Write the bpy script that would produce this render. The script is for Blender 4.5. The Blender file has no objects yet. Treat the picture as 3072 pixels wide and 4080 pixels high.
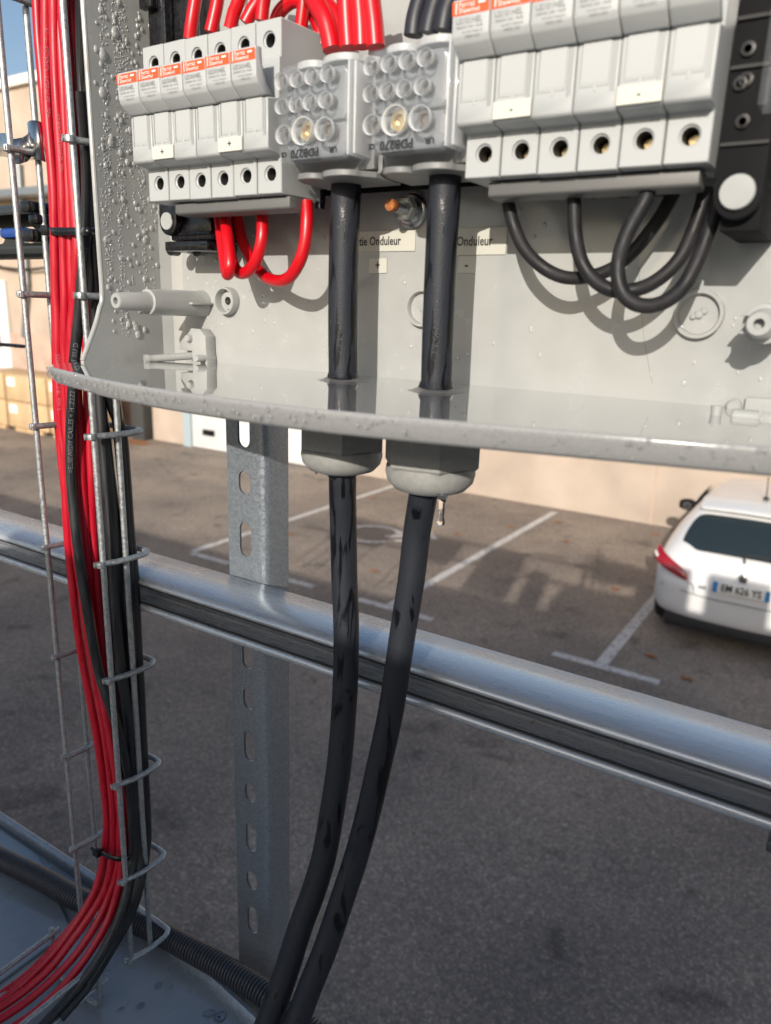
import bpy, bmesh, math, random
from mathutils import Vector, Matrix, Euler
from mathutils import noise as mnoise
random.seed(7)
C = bpy.context.scene.collection
S = bpy.context.scene
rad = math.radians

# ------------------------------------------------------------ camera
# metres; camera stands at the origin, Z up, the enclosure's back wall is parallel to X
YAW, PIT, ROL, FPX = rad(32.19), rad(15.14), rad(1.877), 2950.0
_F = Vector((-math.sin(YAW)*math.cos(PIT), math.cos(YAW)*math.cos(PIT), -math.sin(PIT)))
_R0 = Vector((math.cos(YAW), math.sin(YAW), 0)); _U0 = _R0.cross(_F)
_R = _R0*math.cos(ROL) + _U0*math.sin(ROL); _U = -_R0*math.sin(ROL) + _U0*math.cos(ROL)
cd = bpy.data.cameras.new('camera'); cam = bpy.data.objects.new('camera', cd); C.objects.link(cam)
cam.matrix_world = Matrix((( _R.x,_U.x,-_F.x,0),(_R.y,_U.y,-_F.y,0),(_R.z,_U.z,-_F.z,0),(0,0,0,1)))
cd.sensor_fit = 'VERTICAL'; cd.sensor_height = 36; cd.sensor_width = 27.1; cd.lens = 36*FPX/4080
cd.clip_start = .02; cd.clip_end = 500
cd.dof.use_dof = True; cd.dof.focus_distance = .53; cd.dof.aperture_fstop = 9.0; cd.dof.aperture_blades = 7
S.camera = cam
# ------------------------------------------------------------ sky + sun
SUN = Vector((-.245, 1, -.365)).normalized()
w = bpy.data.worlds.new("World"); S.world = w; w.use_nodes = True
nt = w.node_tree; sky = nt.nodes.new('ShaderNodeTexSky'); sky.sky_type = 'NISHITA'; sky.sun_disc = False
sky.sun_elevation = math.asin(-SUN.z); sky.sun_rotation = math.atan2(-SUN.x, -SUN.y); sky.altitude = 100; sky.dust_density = 2.2; sky.ozone_density = 1.2
bg = nt.nodes['Background']; nt.links.new(sky.outputs[0], bg.inputs[0]); bg.inputs[1].default_value = .13
sl = bpy.data.lights.new('sun', 'SUN'); sl.energy = 3.85; sl.angle = rad(.53); sl.color = (1, .93, .835)
so = bpy.data.objects.new('sun', sl); C.objects.link(so); so.rotation_euler = SUN.to_track_quat('-Z', 'Y').to_euler(); so.location = (1,-3,4)
S.view_settings.view_transform = 'Standard'; S.view_settings.look = 'None'; S.view_settings.exposure = 0.25; S.view_settings.gamma = 1

# ------------------------------------------------------------ measuring helpers (surveyed points of the place)
def ray(x, y):
    return _F + _R*((x*1.844-1536)/FPX) - _U*((y*1.844-2040)/FPX)
def at(x, y, X=None, Y=None, Z=None):
    d = ray(x, y)
    t = X/d.x if X is not None else (Y/d.y if Y is not None else Z/d.z)
    return d*t

# ------------------------------------------------------------ materials
def mat(name, col, rough=.5, metal=0, spec=.5, **k):
    m = bpy.data.materials.new(name); m.use_nodes = True
    b = m.node_tree.nodes['Principled BSDF']
    b.inputs['Base Color'].default_value = (*col, 1); b.inputs['Roughness'].default_value = rough
    b.inputs['Metallic'].default_value = metal; b.inputs['Specular IOR Level'].default_value = spec
    for kk, v in k.items(): b.inputs[kk.replace('_', ' ')].default_value = v
    return m
def N(m, t, **k):
    n = m.node_tree.nodes.new(t)
    for a, v in k.items(): setattr(n, a, v)
    return n
def L(m, a, b): m.node_tree.links.new(a, b)
def B(m): return m.node_tree.nodes['Principled BSDF']
def vary(m, scale, c1, c2, lo=.35, hi=.65, detail=6, bump=0, bdist=.001, rlo=None, rhi=None, tex='noise', stretch=None):
    tc = N(m, 'ShaderNodeTexCoord'); mp = N(m, 'ShaderNodeMapping')
    L(m, tc.outputs['Object'], mp.inputs[0])
    if stretch: mp.inputs['Scale'].default_value = stretch
    if tex == 'noise':
        n = N(m, 'ShaderNodeTexNoise'); n.inputs['Scale'].default_value = scale; n.inputs['Detail'].default_value = detail; fac = n.outputs['Fac']
    else:
        n = N(m, 'ShaderNodeTexVoronoi'); n.inputs['Scale'].default_value = scale; s = N(m, 'ShaderNodeSeparateColor'); L(m, n.outputs['Color'], s.inputs[0]); fac = s.outputs[0]
    L(m, mp.outputs[0], n.inputs['Vector'])
    r = N(m, 'ShaderNodeValToRGB'); r.color_ramp.elements[0].position = lo; r.color_ramp.elements[1].position = hi
    r.color_ramp.elements[0].color = (*c1, 1); r.color_ramp.elements[1].color = (*c2, 1)
    L(m, fac, r.inputs[0]); L(m, r.outputs[0], B(m).inputs['Base Color'])
    if rlo is not None:
        q = N(m, 'ShaderNodeMapRange'); q.inputs['To Min'].default_value = rlo; q.inputs['To Max'].default_value = rhi
        q.inputs['From Min'].default_value = lo; q.inputs['From Max'].default_value = hi
        L(m, fac, q.inputs[0]); L(m, q.outputs[0], B(m).inputs['Roughness'])
    if bump:
        b = N(m, 'ShaderNodeBump'); b.inputs['Strength'].default_value = bump; b.inputs['Distance'].default_value = bdist
        L(m, fac, b.inputs['Height']); L(m, b.outputs[0], B(m).inputs['Normal'])
    return m
M = {}
M['box'] = vary(mat('enclosure_plastic', (.6,.6,.58), .22, spec=.5), 60, (.345,.353,.345), (.365,.373,.364), rlo=.08, rhi=.28, bump=.03, bdist=.0004)
M['boxwet'] = vary(mat('wet_enclosure_plastic', (.5,.5,.48), .06, spec=.6), 12, (.29,.29,.285), (.31,.31,.305), rlo=.02, rhi=.05)
B(M['boxwet']).inputs['Coat Weight'].default_value = 1; B(M['boxwet']).inputs['Coat Roughness'].default_value = .015; B(M['boxwet']).inputs['Coat IOR'].default_value = 1.6
M['rim'] = vary(mat('wet_rim_plastic', (.45,.45,.44), .2), 900, (.28,.28,.277), (.31,.31,.306), rlo=.05, rhi=.22, bump=.12, bdist=.0003, lo=.4, hi=.62)
M['fuse'] = mat('fuse_holder_plastic', (.405,.42,.42), .42)
M['fuse2'] = mat('fuse_handle_plastic', (.425,.44,.44), .45)
M['strip'] = mat('grey_plastic_cover', (.125,.125,.122), .5)
M['pgrey'] = vary(mat('grey_terminal_plastic', (.2,.21,.21), .45), 40, (.17,.175,.175), (.22,.225,.225))
M['orange'] = mat('orange_print', (.80,.095,.02), .5)
M['white'] = mat('white_print', (.8,.8,.76), .5)
M['grey_ink'] = mat('grey_ink', (.22,.225,.23), .6)
M['black_ink'] = mat('black_ink', (.015,.015,.016), .5)
M['label'] = mat('paper_label', (.52,.51,.45), .5)
M['cream'] = mat('cream_marker_tag', (.60,.585,.51), .5)
M['red'] = vary(mat('red_cable', (.6,.008,.012), .34), 260, (.40,.003,.016), (.50,.007,.025), bump=.08, bdist=.0003, rlo=.25, rhi=.5, stretch=(1,1,.12))
M['redtop'] = mat('red_cable_inner', (.52,.002,.008), .33)
M['black'] = vary(mat('black_cable', (.02,.02,.022), .45), 200, (.010,.011,.013), (.026,.027,.030), rlo=.3, rhi=.6, stretch=(1,1,.15), bump=.05, bdist=.0003)
M['blackloop'] = vary(mat('matt_black_cable', (.022,.022,.024), .55, spec=.3), 120, (.013,.0125,.014), (.021,.020,.022), rlo=.45, rhi=.65)
# wet and dry patches on the thick rubber cable
m = M['rubber'] = mat('wet_black_rubber', (.01,.01,.012), .4, spec=.32)
tc = N(m,'ShaderNodeTexCoord'); mp = N(m,'ShaderNodeMapping'); mp.inputs['Scale'].default_value = (1,1,.18); L(m, tc.outputs['Object'], mp.inputs[0])
n1 = N(m,'ShaderNodeTexNoise'); n1.inputs['Scale'].default_value = 95; n1.inputs['Detail'].default_value = 12; n1.inputs['Distortion'].default_value = 1.3; L(m, mp.outputs[0], n1.inputs['Vector'])
r1 = N(m,'ShaderNodeValToRGB'); e = r1.color_ramp.elements; e[0].position = .395; e[1].position = .43; e[0].color = (.0035,.0035,.0045,1); e[1].color = (.018,.0205,.027,1); L(m, n1.outputs['Fac'], r1.inputs[0]); L(m, r1.outputs[0], B(m).inputs['Base Color'])
r2 = N(m,'ShaderNodeMapRange'); r2.inputs['From Min'].default_value=.42; r2.inputs['From Max'].default_value=.45; r2.inputs['To Min'].default_value=.3; r2.inputs['To Max'].default_value=.56; L(m, n1.outputs['Fac'], r2.inputs[0]); L(m, r2.outputs[0], B(m).inputs['Roughness'])
n2 = N(m,'ShaderNodeTexNoise'); n2.inputs['Scale'].default_value = 900; L(m, tc.outputs['Object'], n2.inputs['Vector'])
bu = N(m,'ShaderNodeBump'); bu.inputs['Strength'].default_value=.35; bu.inputs['Distance'].default_value=.0005; L(m, n2.outputs['Fac'], bu.inputs['Height']); L(m, bu.outputs[0], B(m).inputs['Normal'])
M['blackpl'] = vary(mat('glossy_black_plastic', (.012,.012,.013), .12), 300, (.006,.006,.007), (.012,.012,.014), rlo=.14, rhi=.35)
M['darkpl'] = mat('dark_grey_plastic', (.010,.010,.011), .75, spec=.12)
def galv(name, c1, c2, sc, r1, r2, metal=.85, stretch=None):
    m = mat(name, c1, .4, metal=metal)
    vary(m, sc, c1, c2, lo=.15, hi=.85, tex='voronoi', rlo=r1, rhi=r2, stretch=stretch)
    n = N(m,'ShaderNodeTexNoise'); n.inputs['Scale'].default_value = 1400; n.inputs['Detail'].default_value = 3
    b = N(m,'ShaderNodeBump'); b.inputs['Strength'].default_value = .2; b.inputs['Distance'].default_value = .0002
    L(m, n.outputs['Fac'], b.inputs['Height']); L(m, b.outputs[0], B(m).inputs['Normal'])
    return m
M['galv'] = galv('galvanised_steel', (.25,.285,.32), (.32,.355,.39), 600, .32, .42, .6)
M['galvrail'] = vary(mat('galvanised_rail_steel', (.5,.53,.56), .3, metal=.5), 300, (.50,.535,.57), (.57,.60,.635), rlo=.22, rhi=.36, lo=.3, hi=.7, bump=.03, bdist=.0002, stretch=(.12,1,1))
M['wire'] = galv('galvanised_wire', (.34,.36,.37), (.46,.48,.48), 500, .42, .58, .75)
M['chrome'] = mat('polished_steel', (.55,.54,.52), .24, metal=1)
M['zinc'] = mat('zinc_plated_steel', (.55,.56,.55), .25, metal=1)
M['brass'] = mat('brass', (.72,.56,.30), .3, metal=1)
M['tin'] = mat('tinned_copper', (.62,.57,.50), .32, metal=.6)
M['rust'] = vary(mat('rusty_thread', (.3,.1,.03), .6), 500, (.16,.05,.02), (.50,.17,.03), bump=.5)
M['floor'] = vary(mat('painted_metal_floor', (.1,.13,.16), .4, metal=.2), 9, (.23,.26,.28), (.32,.35,.37), rlo=.15, rhi=.42, detail=8, bump=.25, bdist=.001)
M['gland'] = vary(mat('dusty_gland_plastic', (.25,.25,.24), .6), 350, (.26,.26,.245), (.30,.30,.285), rlo=.5, rhi=.7)
M['conduit'] = mat('corrugated_conduit_plastic', (.045,.048,.056), .36)
M['hole'] = mat('dark_recess', (.01,.01,.01), .6)
m = M['clear'] = mat('clear_plastic', (.72,.76,.80), .025, spec=1.0, Alpha=.07, Coat_Weight=1.0)
m = M['water'] = mat('water', (1,1,1), .0, Transmission_Weight=1.0, IOR=1.33)
M['dew'] = mat('dew', (.58,.585,.575), .07, spec=1.0, Alpha=.62, Coat_Weight=1.0)
M['bead'] = mat('small_beads', (.33,.33,.33), .07, spec=1.0, Alpha=.32, Coat_Weight=1.0)
M['port'] = mat('milky_clear_plastic', (.78,.80,.81), .06, spec=1.0, Alpha=.6, Coat_Weight=1.0)
M['wellshade'] = mat('dark_well_shade', (.03,.03,.03), .6)
M['pblock'] = mat('pale_blue_grey_plastic', (.17,.185,.20), .28)
M['clamp'] = mat('pale_metal_clamp', (.13,.115,.095), .3, metal=.3)
# asphalt: fine stones, wet blotches
m = M['asphalt'] = mat('asphalt', (.12,.11,.10), .85)
tc = N(m,'ShaderNodeTexCoord')
a = N(m,'ShaderNodeTexNoise'); a.inputs['Scale'].default_value=32; a.inputs['Detail'].default_value=12; a.inputs['Roughness'].default_value=.75; L(m, tc.outputs['Object'], a.inputs['Vector'])
b = N(m,'ShaderNodeTexNoise'); b.inputs['Scale'].default_value=.7; b.inputs['Detail'].default_value=7; L(m, tc.outputs['Object'], b.inputs['Vector'])
v = N(m,'ShaderNodeTexVoronoi'); v.inputs['Scale'].default_value=100; L(m, tc.outputs['Object'], v.inputs['Vector'])
ra = N(m,'ShaderNodeValToRGB'); e=ra.color_ramp.elements; e[0].position=.36; e[1].position=.66; e[0].color=(.185,.16,.138,1); e[1].color=(.37,.315,.262,1); L(m, a.outputs['Fac'], ra.inputs[0])
rb = N(m,'ShaderNodeValToRGB'); e=rb.color_ramp.elements; e[0].position=.32; e[1].position=.68; e[0].color=(.66,.665,.69,1); e[1].color=(1.16,1.13,1.1,1); L(m, b.outputs['Fac'], rb.inputs[0])
rv = N(m,'ShaderNodeValToRGB'); e=rv.color_ramp.elements; e[0].position=.0; e[1].position=.9; e[0].color=(.88,.87,.86,1); e[1].color=(1.9,1.78,1.62,1)
sv = N(m,'ShaderNodeSeparateColor'); L(m, v.outputs['Color'], sv.inputs[0]); pw = N(m,'ShaderNodeMath', operation='POWER'); pw.inputs[1].default_value=5; L(m, sv.outputs[0], pw.inputs[0]); L(m, pw.outputs[0], rv.inputs[0])
mx = N(m,'ShaderNodeMix', data_type='RGBA', blend_type='MULTIPLY'); mx.inputs[0].default_value=1; L(m, ra.outputs[0], mx.inputs[6]); L(m, rb.outputs[0], mx.inputs[7])
st = N(m,'ShaderNodeTexNoise'); st.inputs['Scale'].default_value=2.6; st.inputs['Detail'].default_value=9; st.inputs['Distortion'].default_value=.6; L(m, tc.outputs['Object'], st.inputs['Vector'])
rs = N(m,'ShaderNodeValToRGB'); e=rs.color_ramp.elements; e[0].position=.30; e[1].position=.40; e[0].color=(.62,.62,.63,1); e[1].color=(1,1,1,1); L(m, st.outputs['Fac'], rs.inputs[0])
mx3 = N(m,'ShaderNodeMix', data_type='RGBA', blend_type='MULTIPLY'); mx3.inputs[0].default_value=1; L(m, mx.outputs[2], mx3.inputs[6]); L(m, rs.outputs[0], mx3.inputs[7]); mx = mx3
mx2 = N(m,'ShaderNodeMix', data_type='RGBA', blend_type='MULTIPLY'); mx2.inputs[0].default_value=1; L(m, mx.outputs[2], mx2.inputs[6]); L(m, rv.outputs[0], mx2.inputs[7]); L(m, mx2.outputs[2], B(m).inputs['Base Color'])
bu = N(m,'ShaderNodeBump'); bu.inputs['Strength'].default_value=.3; bu.inputs['Distance'].default_value=.006; L(m, v.outputs['Distance'], bu.inputs['Height']); L(m, bu.outputs[0], B(m).inputs['Normal'])
M['paint'] = vary(mat('road_paint', (.5,.5,.5), .7), 22, (.24,.23,.22), (.62,.60,.57), lo=.3, hi=.5)
M['wall'] = vary(mat('cream_render', (.55,.44,.34), .85), 1.1, (.375,.305,.245), (.50,.41,.335), lo=.3, hi=.7, detail=12, bump=.1, bdist=.01)
M['pink'] = vary(mat('pinkish_render', (.45,.30,.23), .85), 2, (.42,.30,.24), (.52,.38,.30))
M['cap'] = mat('white_metal_trim', (.72,.70,.66), .5)
M['door'] = mat('white_door_paint', (.68,.68,.66), .4)
M['bluegrey'] = mat('blue_grey_frame', (.35,.42,.45), .5)
M['card'] = vary(mat('cardboard', (.55,.38,.2), .8), 3, (.50,.345,.19), (.60,.42,.235))
M['darkgap'] = mat('matt_dark_grey', (.05,.05,.05), .8)  # plain dark tone for the window, post and car seams
M['leafy'] = vary(mat('dry_leaf', (.3,.12,.05), .8), 30, (.20,.07,.03), (.42,.20,.09))
M['carpaint'] = mat('white_car_paint', (.66,.66,.66), .25, Coat_Weight=.8, Coat_Roughness=.05)
M['carglass'] = mat('dark_car_glass', (.02,.03,.035), .05)
M['carred'] = mat('red_lamp_lens', (.30,.003,.008), .12, Coat_Weight=1.0)
M['tyre'] = mat('tyre_rubber', (.02,.02,.02), .7)
M['blue'] = mat('blue_plate_band', (.03,.22,.55), .5)
M['shade_caster'] = vary(mat('grey_render', (.35,.33,.31), .9), 3, (.30,.29,.27), (.38,.36,.34))

# ------------------------------------------------------------ mesh helpers
def link(name, me, m, parent=None, smooth=35):
    o = bpy.data.objects.new(name, me)
    if isinstance(m, (list, tuple)):
        for mm in m: me.materials.append(mm)
    else: me.materials.append(m)
    C.objects.link(o)
    if parent: o.parent = parent
    if smooth:
        me.shade_smooth(); me.set_sharp_from_angle(angle=rad(smooth))
    return o
class MB:
    def __init__(s): s.bm = bmesh.new()
    def box(s, lo, hi, bev=0, seg=2):
        t = bmesh.new(); bmesh.ops.create_cube(t, size=1)
        lo, hi = Vector(lo), Vector(hi); c = (lo+hi)/2; d = hi-lo
        for v in t.verts: v.co = Vector((v.co.x*d.x, v.co.y*d.y, v.co.z*d.z)) + c
        if bev: bmesh.ops.bevel(t, geom=list(t.edges), offset=bev, segments=seg, affect='EDGES', profile=.5)
        s.merge(t); return s
    def merge(s, t, mx=None):
        me = bpy.data.meshes.new('tmp'); t.to_mesh(me); t.free()
        if mx is not None: me.transform(mx)
        s.bm.from_mesh(me); bpy.data.meshes.remove(me)
    def prism(s, pts, axis, a, b, bev=0, seg=2):
        # pts: 2D outline in the other two axes (in order x,y,z without axis)
        t = bmesh.new()
        def mk(p, q): return {'x': (q, p[0], p[1]), 'y': (p[0], q, p[1]), 'z': (p[0], p[1], q)}[axis]
        v1 = [t.verts.new(mk(p, a)) for p in pts]; v2 = [t.verts.new(mk(p, b)) for p in pts]
        t.faces.new(v1); t.faces.new(v2[::-1]); n = len(pts)
        for i in range(n): t.faces.new((v1[i], v2[i], v2[(i+1) % n], v1[(i+1) % n]))
        bmesh.ops.recalc_face_normals(t, faces=t.faces)
        if bev: bmesh.ops.bevel(t, geom=[e for e in t.edges], offset=bev, segments=seg, affect='EDGES', profile=.5)
        s.merge(t); return s
    def tube(s, pts, r, seg=12, closed=False, sub=5, caps=True, rf=None):
        P = smooth_path([Vector(p) for p in pts], sub, closed) if sub > 1 else [Vector(p) for p in pts]
        n = len(P); fr = frames(P, closed); rings = []
        for i in range(n):
            u, v = fr[i]; rr = rf(i/(n-1)) if rf else r
            rings.append([s.bm.verts.new(P[i] + (u*math.cos(2*math.pi*k/seg) + v*math.sin(2*math.pi*k/seg))*rr) for k in range(seg)])
        for i in range(n if closed else n-1):
            a, b = rings[i], rings[(i+1) % n]
            for k in range(seg): s.bm.faces.new((a[k], a[(k+1) % seg], b[(k+1) % seg], b[k]))
        if caps and not closed:
            s.bm.faces.new(rings[0][::-1]); s.bm.faces.new(rings[-1])
        return s
    def lathe(s, prof, seg=32, mx=None, cap=True):
        # prof: (r, h) along local Z
        t = bmesh.new(); rings = []
        for r, h in prof:
            if r < 1e-7: rings.append([t.verts.new((0, 0, h))]*seg)
            else: rings.append([t.verts.new((r*math.cos(2*math.pi*k/seg), r*math.sin(2*math.pi*k/seg), h)) for k in range(seg)])
        for a, b in zip(rings, rings[1:]):
            for k in range(seg):
                f = []
                for q in (a[k], a[(k+1) % seg], b[(k+1) % seg], b[k]):
                    if q not in f: f.append(q)
                if len(f) > 2: t.faces.new(f)
        if cap:
            for r in (rings[0], rings[-1]):
                if r[0] is not r[1]: t.faces.new(r)
        bmesh.ops.recalc_face_normals(t, faces=t.faces)
        s.merge(t, mx); return s
    def quad(s, *p):
        s.bm.faces.new([s.bm.verts.new(q) for q in p]); return s
    def build(s, name, m, parent=None, smooth=35, mx=None):
        me = bpy.data.meshes.new(name); s.bm.to_mesh(me); s.bm.free()
        if mx is not None: me.transform(mx)
        return link(name, me, m, parent, smooth)
def smooth_path(P, sub, closed=False):
    out = []; n = len(P)
    if n < 3 and not closed: return P
    for i in range(n if closed else n-1):
        if closed: a, b, c, d = P[i-1], P[i], P[(i+1) % n], P[(i+2) % n]
        else: b, c = P[i], P[i+1]; a = P[i-1] if i else b*2-c; d = P[i+2] if i+2 < n else c*2-b
        for k in range(sub):
            t = k/sub
            out.append(.5*((2*b) + (c-a)*t + (2*a-5*b+4*c-d)*t*t + (3*b-a-3*c+d)*t**3))
    if not closed: out.append(P[-1])
    return out
def frames(P, closed=False):
    n = len(P); T = []
    for i in range(n):
        if closed: t = P[(i+1) % n]-P[i-1]
        else: t = P[min(i+1, n-1)]-P[max(i-1, 0)]
        T.append(t.normalized())
    a = Vector((0, 0, 1)) if abs(T[0].z) < .9 else Vector((1, 0, 0))
    u = (a - T[0]*a.dot(T[0])).normalized(); out = []
    for t in T:
        u = (u - t*u.dot(t)).normalized(); out.append((u, t.cross(u)))
    return out
def RY(): return Matrix.Rotation(rad(90), 4, 'X')      # local Z -> world -Y (towards the viewer)
def TR(x, y, z): return Matrix.Translation((x, y, z))
def front(x, y, z): return TR(x, y, z) @ RY()
def thing(name, label, cat, loc=(0,0,0), group=None):
    o = bpy.data.objects.new(name, None); C.objects.link(o); o.location = loc; o.empty_display_size = .05
    return tag(o, label, cat, group)
def tag(o, label, cat, group=None):
    o['label'] = label; o['category'] = cat
    if group: o['group'] = group
    return o
def struct(o): o['kind'] = 'structure'; return o
def text_mesh(txt, size, align='CENTER', bold=0):
    cu = bpy.data.curves.new('t', 'FONT'); cu.offset = bold; cu.body = txt; cu.size = size; cu.align_x = align; cu.align_y = 'CENTER'; cu.resolution_u = 2
    o = bpy.data.objects.new('t', cu); C.objects.link(o); dg = bpy.context.evaluated_depsgraph_get()
    me = bpy.data.meshes.new_from_object(o.evaluated_get(dg)); bpy.data.objects.remove(o); bpy.data.curves.remove(cu)
    return me
def text_on(name, txt, size, x, y, z, m, parent, align='CENTER', rot=0, sx=1, bold=0, rx=90):
    """flat print standing in the XZ plane, read from -Y"""
    me = text_mesh(txt, size, align, bold)
    me.transform(TR(x, y, z) @ Matrix.Rotation(rad(rx), 4, 'X') @ Matrix.Rotation(rad(rot), 4, 'Z') @ Matrix.Diagonal((sx, 1, 1, 1)))
    return link(name, me, m, parent, 0)
def cut(o, cutter_bm, solver='EXACT'):
    """carve the cutter out of o's mesh for good"""
    me = bpy.data.meshes.new('cut'); bmesh.ops.recalc_face_normals(cutter_bm, faces=cutter_bm.faces); cutter_bm.to_mesh(me); cutter_bm.free()
    c = bpy.data.objects.new('cut', me); C.objects.link(c)
    c.matrix_world = o.matrix_world
    md = o.modifiers.new('b', 'BOOLEAN'); md.operation = 'DIFFERENCE'; md.object = c; md.solver = solver
    bpy.context.view_layer.update(); dg = bpy.context.evaluated_depsgraph_get()
    nm = bpy.data.meshes.new_from_object(o.evaluated_get(dg)); o.modifiers.clear(); old = o.data; o.data = nm
    bpy.data.objects.remove(c); bpy.data.meshes.remove(me)
    nm.shade_smooth(); nm.set_sharp_from_angle(angle=rad(35))
def copy_tree(o, parent=None):
    c = o.copy(); C.objects.link(c); c.parent = parent
    for ch in o.children: copy_tree(ch, c)
    return c
def stadium(cx, cz, w, h, n=8):
    r = w/2; pts = []
    for k in range(n+1): a = math.pi*k/n; pts.append((cx+r*math.cos(a), cz+h/2-r+r*math.sin(a)))
    for k in range(n+1): a = math.pi+math.pi*k/n; pts.append((cx+r*math.cos(a), cz-h/2+r+r*math.sin(a)))
    return pts

HG = -3.30      # the car park lies 3.3 m below the camera
# ============================================================ THE CAR PARK
g = MB(); g.quad((-90,-30,HG), (60,-30,HG), (60,90,HG), (-90,90,HG)); gr = struct(g.build('ground', M['asphalt'], smooth=0))
mk = MB(); zp = HG+.004
def line(x0, y0, x1, y1, wd=.12):
    d = Vector((x1-x0, y1-y0, 0)); n = Vector((-d.y, d.x, 0)).normalized()*wd/2; a, b = Vector((x0,y0,zp)), Vector((x1,y1,zp))
    mk.quad(a-n, b-n, b+n, a+n)
for x in (-7.45, -4.2, -1.72): line(x, 6.84, x+.02, 12.2 if x < -4 else 12.15)
for x0, x1 in ((-7.40, -6.7), (-5.75, -5.28), (-4.62, -3.6), (-2.2, -1.15)): line(x0, 6.78, x1, 6.78, .11)
mo = struct(mk.build('parking_marking', M['paint'], smooth=0))
# wheelchair pictogram painted in the bay
ws = MB(); zp2 = HG+.008
def arc(cx, cy, r, a0, a1, wd=.10, n=26):
    for i in range(n):
        t0, t1 = rad(a0+(a1-a0)*i/n), rad(a0+(a1-a0)*(i+1)/n)
        p = [Vector((cx+rr*math.cos(t), cy+rr*math.sin(t), zp2)) for rr, t in ((r-wd/2,t0),(r-wd/2,t1),(r+wd/2,t1),(r+wd/2,t0))]; ws.quad(*p)
def seg(x0, y0, x1, y1, wd=.09):
    d = Vector((x1-x0, y1-y0, 0)); n = Vector((-d.y, d.x, 0)).normalized()*wd/2; a, b = Vector((x0,y0,zp2)), Vector((x1,y1,zp2)); ws.quad(a-n, b-n, b+n, a+n)
arc(-5.95, 9.1, .42, 40, 330); seg(-5.62, 9.42, -5.35, 9.75); seg(-5.35, 9.75, -5.05, 9.45, .1); seg(-5.72, 9.1, -5.25, 9.6); seg(-5.5, 9.0, -5.1, 9.3)
struct(ws.build('wheelchair_marking', M['paint'], smooth=0))
LEAF = ['dry leaf between the wheelchair sign and the long white bay line', 'dry leaf near the wall just right of the gland drip', 'dry leaf in the sunlit bay below the wall, left of the long line', 'dry leaf among the shadow stripes behind the right thick cable', 'dry leaf near the wall close to the car mirror', 'dry leaf in the shade left of the car tail lamp', 'dry leaf in the middle of the bay beside the car', 'dry leaf left of the slotted post in the far bays', 'dry leaf just behind the rear bumper of the white car', 'dry leaf in the shade directly behind the white car', 'dry leaf at the far end of the leftmost visible bay']
for i, (x, y) in enumerate(((-4.9,9.9),(-3.9,11.6),(-4.4,10.8),(-5.0,7.7),(-2.4,11.9),(-2.2,9.0),(-3.4,10.6),(-6.9,8.3),(-1.35,7.3),(-.95,7.0),(-7.2,11.0))):
    b = MB(); 
    pts = [(x+.09*random.uniform(.6,1)*math.cos(a), y+.05*random.uniform(.6,1)*math.sin(a)) for a in [k*math.pi/4 for k in range(8)]]
    vs = [b.bm.verts.new((px, py, HG+.012+.01*(k % 2))) for k, (px, py) in enumerate(pts)]; b.bm.faces.new(vs)
    tag(b.build('fallen_leaf', M['leafy'], smooth=0), LEAF[i], 'leaf', 'fallen leaves on the parking bays')

# ============================================================ THE BUILDING OPPOSITE
bd = thing('warehouse', 'long cream rendered warehouse across the car park with white roof edge', 'building', (-12, 12.5, HG))
def bpart(name, m, lo, hi, bev=0, par=None):
    b = MB().box(lo, hi, bev); o = b.build(name, m, None, mx=TR(12,-12.5,-HG)); o.parent = par or bd; return o
bpart('wall', M['wall'], (-45, 12.5, HG), (-14, 26, 5.20))
bpart('roof_edge', M['cap'], (-45.1, 12.36, 5.20), (-13.9, 26.1, 5.42))
bpart('low_wing', M['wall'], (-13.998, 12.5, HG), (14, 26, 1.2))
bpart('low_roof_edge', M['cap'], (-13.89, 12.40, 1.2), (14.1, 26.1, 1.35))
bpart('band', M['pink'], (-21, 12.44, -2.0), (-17, 12.498, -.9))
jt = MB()
for x in (-24, -14.9, -10.9, -6.6, -2.62, 1.5): jt.box((x-.012, 12.485, HG), (x+.012, 12.499, 1.1))
o = jt.build('panel_joint', M['pink'], mx=TR(12,-12.5,-HG)); o.parent = bd
bpart('canopy', M['galv'], (-26, 11.9, 2.55), (-16, 12.49, 2.72))
d1 = bpart('garage_door', M['door'], (-13.35, 12.40, HG+.02), (-9.1, 12.498, -.2), .01)
bpart('handle', M['darkpl'], (-12.95, 12.33, -2.95), (-12.6, 12.398, -2.82), .01, d1)
bpart('door_frame', M['bluegrey'], (-13.62, 12.36, HG), (-13.36, 12.498, -.1))
d2 = bpart('shed_door', M['door'], (-24.0, 12.40, HG+.3), (-20.6, 12.498, .5), .01)
bpart('window', M['darkgap'], (-21.35, 12.36, -1.35), (-21.05, 12.398, -.75), 0, d2)
bpart('step', M['cap'], (-24.5, 11.8, HG), (-20.4, 12.49, HG+.25), .02)
dp = thing('drainpipe', 'grey drainpipe running down the cream wall behind the cable tray', 'pipe', (-20.1,12.4,HG))
for q, (a, b_) in enumerate((((-19.4,12.4,3.4),(-19.5,12.4,.4)), ((-19.5,12.4,.4),(-19.9,12.4,-1.0)))):
    MB().tube([Vector(a)-dp.location, Vector(b_)-dp.location], .07, sub=1).build('pipe_section', M['galv'], dp)
for q in range(2):
    hz = thing('wall_cable', ('upper' if q == 0 else 'lower')+' slack cable slung along the cream warehouse wall', 'cable', (-22,12.3,1.6-q*.5), 'cables slung on the warehouse wall')
    MB().tube([(0,0,0), (2,0,-.3), (4,0,-.2), (6,0,.5), (8,0,.1)], .03).build('sheath', M['darkpl'], hz)
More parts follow.
